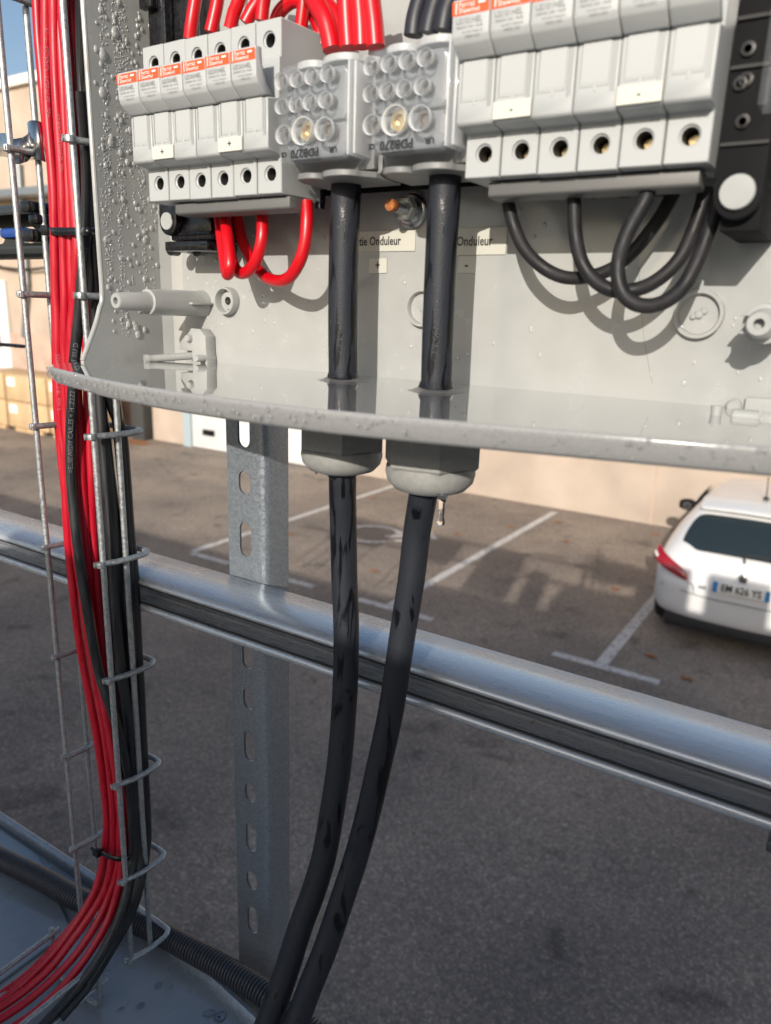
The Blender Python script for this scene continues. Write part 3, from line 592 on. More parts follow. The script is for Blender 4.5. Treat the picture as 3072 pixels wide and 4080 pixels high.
for k, (Y0, pts, lb) in reds.items():
    t, o, SP = tray_cable(k, Y0, pts, lb, M['red'], .0036)
    if k in 'BC':
        def pr(txt, x, y, size=.0045):
            tgt = prof_pt(x, y, Y0)-t.location; me_loc = t.location
            # shift so that the facing side is judged from the ledge
            Pw = [p+me_loc for p in SP]; tmp = {'_r': .0036}
            class _: pass
            kk = min(range(len(Pw)), key=lambda i: (Pw[i]-(tgt+me_loc)).length); me = text_mesh(txt, size, 'LEFT'); SS = [0]
            for i in range(kk, 0, -1): SS.append(SS[-1]+(Pw[i]-Pw[i-1]).length)
            for v in me.vertices:
                s_ = v.co.x; i = 0
                while i < len(SS)-2 and SS[i+1] < s_: i += 1
                if kk-i-1 < 0: break
                f = (s_-SS[i])/max(SS[i+1]-SS[i],1e-6); a, c = Pw[kk-i], Pw[kk-i-1]; p = a.lerp(c, f); T = (c-a).normalized()
                nr = (-p - T*(-p).dot(T)).normalized(); side = nr.cross(T); ang = v.co.y/.0036
                v.co = p + (nr*math.cos(ang)+side*math.sin(ang)*1)*(.0036+.0002) - me_loc
            link('print', me, inkw, t, 0)
        if k == 'B': pr('=EL  SEWEDY  CABLES  =  H', 105, 262); pr('1.5 mm 18 CE Dca - 2025', 129, 900)
        else: pr('=EL SEWEDY CABLES', 128, 372, .004)
for k, (Y0, pts, lb) in blacks.items():
    t, o, SP = tray_cable(k, Y0, pts, lb, M['black'], .0040 if k == 'K' else .0043)
    if k == 'K':
        Pw = [p+t.location for p in SP]
        for txt, x, y in (('=EL.SEWEDY CABLES = H1Z2Z2 -', 153, 1020), ('M8 CE Dca 2025', 178, 638), ('5 KU D', 162, 778)):
            tgt = prof_pt(x, y, Y0); kk = min(range(len(Pw)), key=lambda i: (Pw[i]-tgt).length); me = text_mesh(txt, .0047, 'LEFT'); SS = [0]
            for i in range(kk, 0, -1): SS.append(SS[-1]+(Pw[i]-Pw[i-1]).length)
            for v in me.vertices:
                s_ = v.co.x; i = 0
                while i < len(SS)-2 and SS[i+1] < s_: i += 1
                f = (s_-SS[i])/max(SS[i+1]-SS[i],1e-6); a, c = Pw[kk-i], Pw[kk-i-1]; p = a.lerp(c, f); T = (c-a).normalized()
                nr = (-p - T*(-p).dot(T)).normalized(); side = nr.cross(T); ang = v.co.y/.0040
                v.co = p + (nr*math.cos(ang)+side*math.sin(ang))*(.0040+.0002) - t.location
            link('print', me, inkg, t, 0)
# cable ties
def tie(name, label, pts, wd, knot, ksz):
    t = thing(name, label, 'cable tie', knot)
    b = MB(); P = smooth_path([Vector(p)-t.location for p in pts], 5)
    a = [b.bm.verts.new(p+Vector((0,0,wd/2))) for p in P]; c = [b.bm.verts.new(p-Vector((0,0,wd/2))) for p in P]
    for i in range(len(P)-1): b.bm.faces.new((a[i], a[i+1], c[i+1], c[i]))
    o = b.build('strap', M['blackpl'], t, 60); md = o.modifiers.new('s','SOLIDIFY'); md.thickness = .001
    MB().box((-ksz,-.003,-ksz*.8), (ksz*.8,.003,ksz*.8), .0008).build('head', M['blackpl'], t)
    MB().box((-ksz*2.2,-.001,-ksz*.2), (-ksz,.001,ksz*.4), .0003).build('tail', M['blackpl'], t)
kp = at(103,498,Y=.356)
tie('cable_tie', 'black cable tie strapping the bundle to the tray at rail height', [at(105,499,Y=.356), at(118,500,Y=.3495), at(140,500,Y=.3495), at(165,500,Y=.349), at(188,500,Y=.3435), at(205,500,Y=.352), at(218,500,Y=.362)], .0052, kp, .0045)
kp = prof_pt(211,1842,.345)
tie('cable_tie', 'black cable tie round the cables just above the platform bend', [prof_pt(212,1842,.350), prof_pt(226,1845,.343), prof_pt(245,1853,.343), prof_pt(265,1855,.345), prof_pt(290,1850,.350), prof_pt(318,1835,.362)], .0048, kp, .0042)
# shiny clamp on the left tray wires
cl = thing('steel_clamp', 'shiny bent steel clamp gripping the left wires of the tray', 'clamp', at(47,318,Y=.36))
def ribbon(pts, wd, m, par, name, th=.0012, axis=Vector((0,0,1))):
    b = MB(); P = smooth_path([Vector(p)-par.location for p in pts], 6)
    a = [b.bm.verts.new(p+axis*wd/2) for p in P]; c = [b.bm.verts.new(p-axis*wd/2) for p in P]
    for i in range(len(P)-1): b.bm.faces.new((a[i], a[i+1], c[i+1], c[i]))
    o = b.build(name, m, par, 60); md = o.modifiers.new('s','SOLIDIFY'); md.thickness = th; return o
ribbon([at(-30,318,Y=.40), at(0,314,Y=.385), at(18,315,Y=.36), at(30,327,Y=.355), at(45,326,Y=.356), at(60,318,Y=.362), at(70,305,Y=.365)], .017, M['chrome'], cl, 'band')
ribbon([at(66,306,Y=.370), at(70,304,Y=.362), at(76,303,Y=.358), at(84,304,Y=.3575), at(92,308,Y=.361), at(94,309,Y=.368)], .026, M['chrome'], cl, 'sleeve')
rc = thing('rail_clip', 'black plastic clip fixing the tray wire to the dark slotted rail', 'clip', at(88,470,Y=.36))
for (xa_, ya_, xb_, yb_) in ((74,437,92,463),(92,466,110,488),(78,498,100,525)):
    a_, b_ = at(xa_,yb_,Y=.372), at(xb_,ya_,Y=.372); MB().box(Vector((a_.x,-.012+.372,a_.z))-rc.location, Vector((b_.x,.394,b_.z))-rc.location, .0015).build('jaw', M['blackpl'], rc)
# top left black cap on wire
MB()
# ============================================================ THE OPEN ENCLOSURE
en = thing('enclosure', 'open light grey plastic enclosure, wet inside, holding the fuse holders', 'enclosure', (XB0, YB, ZS))
def ep(b, name, m, smooth=35, par=None):
    o = b.build(name, m, None, smooth, mx=TR(*(-en.location))); o.parent = par or en; return o
ZT = .25
b = MB(); b.box((XB0-.004, YB, ZS-.009), (XB1+.004, YB+.004, ZT)); back = ep(b, 'back_wall', M['box'])
# left wall: front edge straight above, flaring forward to the bottom
fe = [(.3312,ZT),(.3312,.05),(.3312,.006),(.3285,-.004),(.3240,-.0155),(.3165,-.030),(.3125,-.0378)]
b = MB(); b.prism([(YB,ZT)]+fe+[(.3120,ZS-.0008),(YB,ZS-.0008)], 'x', XB0-.003, XB0, 0); ep(b, 'left_wall', M['box'])
b = MB(); b.tube([(XB0-.0015, y, z) for y, z in fe], .0017, 10, sub=4); ep(b, 'left_rim', M['box'])
b = MB(); b.prism([(YB,ZT)]+fe+[(YB,-.0388)], 'x', XB1, XB1+.003, 0); ep(b, 'right_wall', M['box'])
b = MB(); b.box((XB0-.003,.3312,ZT), (XB1+.003,YB,ZT+.003)); ep(b, 'top_wall', M['box'])
b = MB(); b.prism([(XB0,YB),(XB0+.012,YB),(XB0+.004,YB-.003),(XB0,YB-.010)], 'z', ZS+.0002, ZT-.001); ep(b, 'corner_fillet', M['box'])
# bottom plate with bowed wet front rim
fr = [(-.441,.318),(-.440,.300),(-.4335,.287),(-.425,.2805),(-.405,.273),(-.37,.2625),(-.34,.2535),(-.3045,.2465),(-.27,.2425),(-.235,.2405),(-.20,.2400),(-.17,.2425),(-.1252,.2510),(-.0754,.2615),(-.0223,.2730),(.03,.287),(.09,.31),(.143,.335)]
fr = [(p.x,p.y) for p in smooth_path([Vector((x,y,0)) for x,y in fr], 4)]
b = MB(); pl = [(XB0-.003,YB+.0035)]+fr+[(XB1+.003,YB+.0035)]
b.prism([(x, y) for x, y in pl], 'z', ZS-.0012, ZS); bp = ep(b, 'bottom_plate', M['boxwet'], 30)
b = MB(); prof = [(.0,0),(-.0008,-.0005),(-.0011,-.0014),(-.0006,-.0030),(.0006,-.0058),(.0020,-.0088),(.0030,-.0100),(.0045,-.0106),(.007,-.0106),(.007,-.0013)]
rings = []
for i, (x, y) in enumerate(fr):
    a = Vector(fr[max(i-1,0)]+(0,)); c = Vector(fr[min(i+1,len(fr)-1)]+(0,)); d = (c-a).normalized(); n = Vector((-d.y, d.x, 0))  # inward
    if n.y < 0 and i > 6: n = -n
    rings.append([b.bm.verts.new(Vector((x,y,ZS))+n*u+Vector((0,0,v))) for u, v in prof])
for r0, r1 in zip(rings, rings[1:]):
    for k in range(len(prof)-1): b.bm.faces.new((r0[k], r0[k+1], r1[k+1], r1[k]))
b.bm.faces.new(rings[0]); b.bm.faces.new(rings[-1]); bmesh.ops.recalc_face_normals(b.bm, faces=b.bm.faces)
ep(b, 'front_rim', M['rim'], 50)
b = MB(); b.prism([(XB0-.002,YB+.003),(XB0-.002,.33),(-.40,.29),(-.30,.262),(-.2,.256),(-.1,.266),(0,.288),(XB1,.34),(XB1,YB+.003)], 'z', ZS-.0095, ZS-.0014); ep(b, 'underside', M['box'])
# corner stand-offs (screw posts)
def standoff(cx_, cz_, yf, r, name='screw_post', scol=1):
    t = None
    b = MB(); Lg = YB-yf
    b.lathe([(r*1.08,.0002),(r,.006),(r*.98,Lg*.58),(r*.95,Lg*.66),(r*.90,Lg*.665)], 28, front(cx_,YB,cz_)); 
    o = ep(b, name, M['box'])
    b = MB(); b.lathe([(r*.80,Lg*.60),(r*.72,Lg*.72),(r*.60,Lg-.001),(r*.52,Lg),(r*.25,Lg),(r*.23,Lg-.006),(0,Lg-.006)], 24, front(cx_,YB,cz_)); ep(b, 'tip', M['box'], par=o).matrix_parent_inverse = Matrix()
    b = MB()
    for s_ in (-1, 1): b.box((cx_-r*.9, YB-Lg*.86, cz_+s_*r*.42-.0006), (cx_+r*.1, YB-Lg*.60, cz_+s_*r*.42+.0006), .0003)
    b.box((cx_+r*.5, YB-.02, cz_-.0008), (cx_+r*1.35, YB-.0005, cz_+.0008), .0004)
    ep(b, 'fin', M['box'], par=o)
    return o
sp = at(418,655,Y=YB); tip = at(262,650,Y=.3395)
standoff(-.4055, .0012, .3165, .0087)
ps = at(1640,700,Y=.345); standoff(ps.x, ps.z, .345, .0088)
def boss(x_, z_, r, h, name, screw):
    b = MB(); b.lathe([(r,.0002),(r,h*.9),(r*.97,h),(r*.86,h),(r*.82,h*.85),(r*.80,.0008),(0,.0008)], 40, front(x_,YB,z_)); o = ep(b, name, M['box'])
    if screw == 1:
        b = MB(); b.lathe([(r*.62,.0008),(r*.60,h*.5),(r*.3,h*.55),(r*.28,h*.2),(0,h*.2)], 28, front(x_+.0014,YB,z_)); ep(b, 'inner_collar', M['box'], par=o)
        b = MB(); b.lathe([(0,h*.22),(r*.26,h*.22),(r*.26,h*.6),(r*.2,h*.6),(0,h*.3)], 18, front(x_+.0018,YB,z_)); ep(b, 'screw_hole', M['hole'], par=o)
    elif screw == 2:
        b = MB(); b.prism([(x_+.0042*math.cos(a)*(1 if math.cos(a*1) > -2 else 1), z_+.0022+.0042*math.sin(a)) for a in [i*math.pi/12-.9 for i in range(22)]]+[(x_-.0018,z_-.009),(x_+.0018,z_-.009)], 'y', YB-.0022, YB-.001, .0004); ep(b, 'knockout', M['box'], par=o)
    else:
        b = MB()
        for dx_, dz_, rr in ((0,0,.0021),(.0022,.0016,.0017),(-.0026,-.0012,.0014)): b.lathe([(rr,.0008),(rr,.002),(rr*.6,.0027),(0,.0028)], 14, front(x_+dx_,YB,z_+dz_))
        ep(b, 'screw_seal', M['box'], par=o)
    return o
pb = at(488,650,Y=YB-.004); boss(pb.x, pb.z, .0092, .0065, 'screw_boss', 1)
pb = at(912,665,Y=YB-.003); boss(pb.x, pb.z, .0108, .0045, 'screw_boss', 2)
pb = at(1509,679,Y=YB-.003); boss(pb.x, pb.z, .0114, .0045, 'screw_boss', 3)
# moulded catch at lower left
z_ = lambda a, b__, Y=YB-.006: at(271.1+a*.1953, 406.7+b__*.1953, Y=Y)   # survey sheet of that corner
def poly(pp, y0, y1, name, m=M['box'], bev=.0006):
    q_ = [(p.x, p.z) for p in pp]; b = MB(); b.prism(q_, 'y', y0, y1, bev); return ep(b, name, m)
poly([z_(760,1545), z_(870,1560), z_(930,1640), z_(935,1800), z_(955,1960), z_(790,1960), z_(780,1800), z_(640,1780), z_(640,1700), z_(700,1640)], YB-.010, YB-.0005, 'catch')
a_ = z_(690,1660, YB-.012); b = MB(); b.lathe([(.0028,0),(.0028,.010),(.0022,.0112),(0,.0112)], 18, front(a_.x, YB-.002, a_.z)); ep(b, 'stud', M['box'])
a_ = at(437,774,Y=.378); b = MB(); b.lathe([(.0024,0),(.0024,.016),(.0019,.017),(0,.017)], 18, front(a_.x, YB-.001, a_.z)); ep(b, 'stud', M['box'])
A0, A1 = at(312,776,Y=.352), at(425,768,Y=.385)
b = MB(); b.tube([A0, A0.lerp(A1,.12), A0.lerp(A1,.5), A1], .003, 12, rf=lambda f: .0022+.001*min(1,(1-f)*3) if f < .3 else .0026); ep(b, 'tongue', M['box'])
a_ = at(1612,900,Y=.352); b = MB(); b.lathe([(.0022,-.006),(.003,-.005),(.003,.005),(.0022,.006)], 16, TR(a_.x,a_.y,a_.z) @ Matrix.Rotation(rad(90),4,'Y')); b.lathe([(.002,-.004),(.0026,.004)], 14, TR(a_.x-.012,a_.y,a_.z-.0005)); ep(b, 'hinge_barrel', M['box'])
a_ = at(1585,878,Y=YB-.003); b = MB(); b.lathe([(.0035,.0),(.0035,.004),(.0025,.0052),(0,.0052)], 18, front(a_.x,YB,a_.z)); ep(b, 'stud', M['box'])
b = MB(); p0, p1 = at(1612,862,Y=YB-.002), at(1700,862,Y=YB-.002); b.box((p0.x,YB-.004,p0.z-.010),(p1.x,YB-.0005,p0.z+.001),.0006); ep(b, 'moulded_block', M['box'])
# thin mould lines on the back wall
for xs_ in (((1440,340),(1385,660),(1405,880)),): 
    pts = [at(1382,470,Y=YB), at(1380,560,Y=YB), at(1384,640,Y=YB), at(1393,740,Y=YB), at(1410,830,Y=YB)]
    b = MB(); b.tube([p+Vector((0,-.0001,0)) for p in pts], .0002, 6); ep(b, 'mould_line', M['boxwet'])

# glands
def gland(x_, y_, label, rot):
    t = thing('cable_gland', label, 'cable gland', (x_, y_, ZS-.0095), 'grey cable glands under the enclosure')
    b = MB(); b.lathe([(.0265,-.0005),(.0275,-.003),(.0275,-.010),(.026,-.012)], 6, Matrix.Rotation(rad(rot),4,'Z')); b.build('locknut', M['gland'], t, 25)
    b = MB(); b.lathe([(.0235,-.011),(.0268,-.0122),(.0268,-.0290),(.0255,-.0305)], 6, Matrix.Rotation(rad(rot),4,'Z')); b.build('hex_body', M['gland'], t, 25)
    b = MB(); b.lathe([(.0238,-.030),(.0243,-.034),(.0232,-.0385),(.0195,-.0425),(.0135,-.0445),(.0095,-.0440)], 36); b.build('dome', M['gland'], t, 50)
    b = MB(); b.lathe([(.0098,-.0445),(.0092,-.0462),(.0084,-.0462)], 24); b.build('seal', M['hole'], t)
    return t
gland(-.2535,.352,'left grey cable gland under the enclosure, lit only on its lower half', 5.8)
gland(-.1885,.3435,'right grey cable gland with the long water drip hanging from it', 8.7)
# big cables
def thick(label, loc, pts, r):
    t = thing('power_cable', label, 'cable', loc, 'thick black output cables')
    SP = smooth_path([Vector(p) for p in pts], 10); MB().tube([p-t.location for p in SP], r, 32, sub=1).build('sheath', M['rubber'], t, 60); return t
def pd(x, y, dep): return ray(x,y)*dep
thick('left thick black cable running through the gland and curving down left', (-.2521,.352,ZS), [(-.2550,.3545,.0735),(-.2550,.353,.04),(-.2545,.352,0),(-.2536,.352,-.036),(-.2521,.352,-.06),(-.2528,.352,-.092), pd(742,1150,.459), pd(744,1250,.468), pd(748,1350,.475), pd(747,1450,.481), pd(742,1550,.486), pd(733,1650,.489), pd(718,1750,.491), pd(700,1850,.492), pd(676,1930,.492), pd(650,2000,.491), pd(615,2110,.487), pd(578,2212,.482), pd(540,2300,.475)], .0083)
thick('right thick black cable running through the gland and curving down left', (-.1863,.343,ZS), [(-.1887,.345,.073),(-.1886,.344,.04),(-.1880,.343,0),(-.1873,.343,-.036),(-.1865,.343,-.055), pd(917,1054,.4075), pd(901,1150,.424), pd(889,1250,.434), pd(873,1350,.444), pd(858,1450,.453), pd(842,1550,.461), pd(820,1650,.468), pd(797,1750,.474), pd(770,1850,.480), pd(737,1950,.480), pd(703,2050,.479), pd(667,2140,.476), pd(636,2225,.472), pd(600,2320,.465)], .0080)
for (x_, y_) in ((-.2535,.352),(-.1873,.343)):
    b = MB(); b.lathe([(.0086,.0045),(.0095,.0018),(.0128,.0004),(.0150,.0001)], 32, TR(x_,y_,ZS), cap=False); o = b.build('water_meniscus', M['water']); tag(o, 'ring of water standing round the %s thick cable on the bottom plate' % ('left' if x_ < -.2 else 'right'), 'water', 'rings of water round the thick cables')

# ------------------------------------------------------------ DIN rail and frame
RZ = .0785; dr = thing('din_rail', 'perforated steel rail behind the fuse holders', 'rail', (-.2,.372,.078))
b = MB(); b.box((-.395,.3705,.064), (.02,.3725,.120)); o = b.build('strip', M['darkpl'], None, mx=TR(.2,-.372,-.078)); o.parent = dr
for kx, ky in ((503,461),(546,458),(593,456),(640,453),(692,448),(1127,430),(1196,428),(1274,425),(1349,422),(1425,419)):
    q_ = at(kx,ky,Y=.366); b = MB(); b.lathe([(.0028,-.004),(.0030,.0),(.0030,.006)], 16, TR(q_.x,.366,q_.z+.003)); o = b.build('knob', M['blackpl'], None, mx=TR(.2,-.372,-.078)); o.parent = dr
# left black end bracket
lb = thing('rail_bracket', 'glossy black plastic bracket with a white round plug under the left fuse holders', 'bracket', at(362,478,Y=.352))
def lp(b, name, m, par=lb, org=None):
    o = b.build(name, m, None, mx=TR(*(-(org or lb).location))); o.parent = par; return o
c_ = at(362,478,Y=.352)
def capsule(cx_, cz_, hw, ztop, rr, n=14):
    return [(cx_+hw, ztop)] + [(cx_+rr*math.cos(a)*hw/rr, cz_+rr*math.sin(a)) for a in [-i*math.pi/n for i in range(n+1)]] + [(cx_-hw, ztop)]
b = MB(); b.prism(capsule(c_.x, c_.z, .0078, .064, .0085), 'y', .352, .358, .0008); lp(b, 'end_plate', M['blackpl'])
b = MB(); b.lathe([(.0050,0),(.0054,.0006),(.0052,.0012),(0,.0014)], 28, front(c_.x, .352, c_.z)); lp(b, 'round_plug', M['box'])
p0, p1 = at(372,462,Y=.36), at(462,540,Y=.36)
b = MB(); b.box((p0.x,.358,p1.z+.006), (p1.x,.386,.058), .0012); b.box((p0.x-.004,.356,p1.z-.0005), (p1.x-.002,.384,p1.z+.0055), .001); b.tube([(p0.x,.3578,p1.z+.010),(p1.x,.3578,p1.z+.010)], .0011, 8, sub=1); b.tube([(p0.x,.3578,p1.z+.003),(p1.x,.3565,p1.z+.003)], .0009, 8, sub=1)
lp(b, 'ribbed_arm', M['blackpl'])
for px_, py_ in ((376,541),(432,543)):
    q_ = at(px_,py_,Y=.37); b = MB(); b.lathe([(.0046,-.003),(.0046,.003)], 18, front(q_.x,q_.y,q_.z+.001)); lp(b, 'lug', M['blackpl'])
# upper left black block
ub = thing('rail_bracket', 'tall black plastic bracket above the left fuse holders at the top edge', 'bracket', at(350,60,Y=.37))
p0, p1 = at(322,96,Y=.366), at(352,-60,Y=.366)
b = MB(); b.box((p0.x,.366,p0.z-.01), (p1.x,.386,p1.z), .001); b.box((p0.x-.001,.360,p0.z+.018), (p1.x-.0055,.3655,p0.z+.035), .0008); lp(b, 'column', M['blackpl'], ub, ub)
p2 = at(400,0,Y=.372); b = MB(); b.box((p1.x+.001,.372,.10), (p2.x+.012,.388,.24), .001); lp(b, 'face_plate', M['blackpl'], ub, ub)
# right black frame upright
rb = thing('rail_bracket', 'long black plastic upright with a large white round plug at the right edge', 'bracket', at(1593,415,Y=.33))
c_ = at(1593,415,Y=.33)
b = MB(); b.prism(capsule(c_.x, c_.z, .0090, .24, .0098), 'y', .331, .337, .0008); o = lp(b, 'end_plate', M['darkpl'], rb, rb)
b = MB(); b.lathe([(.0062,0),(.0066,.0008),(.0062,.0018),(0,.0022)], 30, front(c_.x, .3305, c_.z)); lp(b, 'round_plug', M['box'], rb, rb)
for px_, py_ in ((1617,105),(1612,172),(1605,262),(1600,180)):
    q_ = at(px_,py_,Y=.33); b = MB(); b.lathe([(.0026,0),(.0026,.0014),(.0014,.0015),(.0013,-.003),(0,-.003)], 16, front(q_.x,.331,q_.z)); lp(b, 'screw_socket', M['blackpl'], rb, rb)
for py_ in (40,145,310):
    q_ = at(1600,py_,Y=.33); b = MB(); b.box((c_.x-.0085,.3295,q_.z-.0006),(c_.x+.0085,.3309,q_.z+.0006)); lp(b, 'rib', M['hole'], rb, rb)
p0 = at(1598,470,Y=.345); b = MB(); b.box((p0.x-.006,.338,p0.z-.006),(p0.x+.009,.388,p0.z+.012),.001); lp(b, 'foot', M['darkpl'], rb, rb)
hp = thing('clear_cover_edge', 'wet transparent cover edge standing beside the right black upright', 'cover', at(1650,200,Y=.31))
q0, q1 = at(1622,330,Y=.318), at(1652,60,Y=.318)
b = MB(); b.box((q0.x,.316,.075),(q0.x+.0035,.330,.22),.0005); b.box((q0.x+.006,.318,.09),(q0.x+.0075,.372,.22),.0004); b.box((q0.x+.009,.322,.09),(q0.x+.030,.324,.22),.0004)
o = b.build('panel', M['clear'], None, mx=TR(*(-hp.location))); o.parent = hp

# ------------------------------------------------------------ FUSE HOLDERS
W = .0175
def holder_proto():
    t = bpy.data.objects.new('fuse_holder', None); C.objects.link(t); t.empty_display_size = .01
    g_ = .00018; x0, x1 = g_, W-g_
    prof = [(0,0),(0,.0180),(-.0030,.0185),(-.0093,.0193),(-.0108,.0205),(-.0108,.0440),(-.002,.0455),(-.0015,.0650),(0,.0655),(0,.0832),(.038,.0850),(.038,0),(.004,-.0005)]
    b = MB(); b.prism(prof, 'x', x0, x1, .00045, 1); body = b.build('body', M['fuse'], t, 30)
    tmp = MB()
    for zc in (.0098, .0738): tmp.lathe([(.0046,-.001),(.0040,.0008),(.0034,.0012),(.0034,.016)], 20, TR(W*.53,0,zc) @ Matrix.Rotation(rad(-90),4,'X'))
    tmp.prism([(-.0118,.0283),(-.0102,.0283),(-.0102,.0450),(-.0118,.0450)], 'x', W*.11, W*.80)
    for xs in (.845, .905): tmp.box((W*xs-.0002,-.0118,.0262), (W*xs+.0002,-.0100,.0445))
    cut(body, tmp.bm)
    b = MB(); b.prism([(-.0104,.0288),(-.01075,.0305),(-.01075,.0444),(-.0102,.0446),(-.0100,.0288)], 'x', W*.135, W*.775, .0001, 1)
    b.box((W*.44,-.0110,.0270),(W*.52,-.0102,.0296),.0002,1); b.build('window_panel', M['fuse2'], t)
    hp_ = [(-.0122,.0447),(-.0175,.0490),(-.0189,.0515),(-.0195,.0635),(-.0188,.0652),(-.0145,.0655),(-.0140,.0580),(-.0110,.0500),(-.0065,.0462),(-.0065,.0450)]
    b = MB(); b.prism(hp_, 'x', x0+.00012, x1-.00012, .0006, 2); h = b.build('handle', M['fuse2'], t, 50)
    yl = lambda z: -.0189 - .0006*(z-.0515)/.012
    b = MB(); z0, z1 = .0590, .0640
    b.quad((x0+.0003,yl(z0)-.0002,z0),(x1-.0003,yl(z0)-.0002,z0),(x1-.0003,yl(z1)-.0002,z1),(x0+.0003,yl(z1)-.0002,z1)); og = b.build('orange_band', M['orange'], h, 0)
    text_on('print', 'Ferraz', .0030, .0035, yl(.0628)-.0005, .0625, M['white'], og, 'LEFT', sx=.95)
    text_on('print', 'Shawmut', .0029, .0035, yl(.0603)-.0005, .0604, M['white'], og, 'LEFT', sx=.9)
    b = MB(); b.box((.0022,yl(.0615)-.0006,.0594),(.0027,yl(.0615)-.00045,.0636)); b.box((.0125,yl(.0615)-.0006,.0620),(.0155,yl(.0615)-.00045,.0629)); b.build('print', M['white'], og, 0)
    text_on('print', 'US101HEL', .0030, .0022, yl(.0566)-.0003, .0567, M['grey_ink'], h, 'LEFT', sx=.92)
    text_on('print', '1000VDC 32A  10x38', .00135, .0022, yl(.0543)-.0003, .0545, M['grey_ink'], h, 'LEFT')
    text_on('print', 'DO NOT OPERATE', .0011, .0052, yl(.0525)-.0003, .0526, M['grey_ink'], h, 'LEFT')
    text_on('print', 'UNDER LOAD', .0011, .0064, yl(.0512)-.0003, .0512, M['grey_ink'], h, 'LEFT')
    text_on('print', '17 04', .0019, W*.62, -.00015, .0163, M['grey_ink'], body, 'LEFT')
    for zc in (.0098, .0738):
        sc_ = MB().lathe([(0,.0),(.0022,.0),(.0022,.004),(0,.0042)], 16, TR(W*.53,.0095,zc) @ Matrix.Rotation(rad(-90),4,'X')).build('terminal_screw', M['zinc'], t)
        MB().lathe([(.0034,.0016),(.0032,.0017),(.0032,.0150),(0,.0150)], 20, TR(W*.53,0,zc) @ Matrix.Rotation(rad(-90),4,'X'), cap=False).build('well_shade', M['wellshade'], body)  # dark sleeve added so the hole's shade sits in its colour
    return t
proto = holder_proto()
FL = ['first', 'second', 'third', 'fourth', 'fifth', 'sixth']
def place_group(X0, Y0, Z0, side, tags, mark, first):
    for k in range(6):
        o = proto if (first and k == 0) else copy_tree(proto)
        dzk = {0:0,1:.0000,2:-.0004,3:-.0004,4:-.0001,5:-.0001}[k]
        o.location = (X0+k*W, Y0 + (.0002 if k % 2 else 0), Z0+dzk)
        lb_ = '%s fuse holder from the left in the %s row%s' % (FL[k], side, ', with cream %s tag' % tags if k in mark else '')
        tag(o, lb_, 'fuse holder', 'fuse holders in the %s row' % side)
        if k in mark:
            b = MB(); b.box((.0002,-.0116,.0203),(W-.0002,-.0106,.0272),.0002,1); tg = b.build('marker_tag', M['cream'], o)
            text_on('print', '+' if tags == 'plus' else '-', .0055, W*.5, -.0119, .0238, M['black_ink'], tg)
        if side == 'right':
            for ch in o.children:
                if ch.name.startswith('terminal_screw'): ch.data = brass_screw
proto_screw = [c for c in proto.children if c.name.startswith('terminal_screw')][0]
brass_screw = proto_screw.data.copy(); brass_screw.materials.clear(); brass_screw.materials.append(M['brass'])
place_group(-.385, .3297, .0600, 'left', 'plus', (1, 4), True)
place_group(-.1693, .3270, .0597, 'right', 'minus', (1, 4), False)
# grey covers clipped under the two rows
for x0, x1, y_, z_1, lb_ in ((-.3685,at(628,440,Y=.336).x,.3360,.0592,'grey plastic cover strip below the left row of fuse holders'), (-.1600,at(1512,385,Y=.3345).x,.3345,.0587,'grey plastic cover strip below the right row of fuse holders')):
    b = MB(); b.prism([(y_,z_1),(y_-.001,z_1-.0006),(y_-.001,z_1-.0058),(y_+.0005,z_1-.0068),(y_+.013,z_1-.0072),(y_+.013,z_1)], 'x', x0, x1, .0006, 2)
    tag(b.build('cover_strip', M['strip']), lb_, 'cover strip', 'cover strips under the fuse rows')
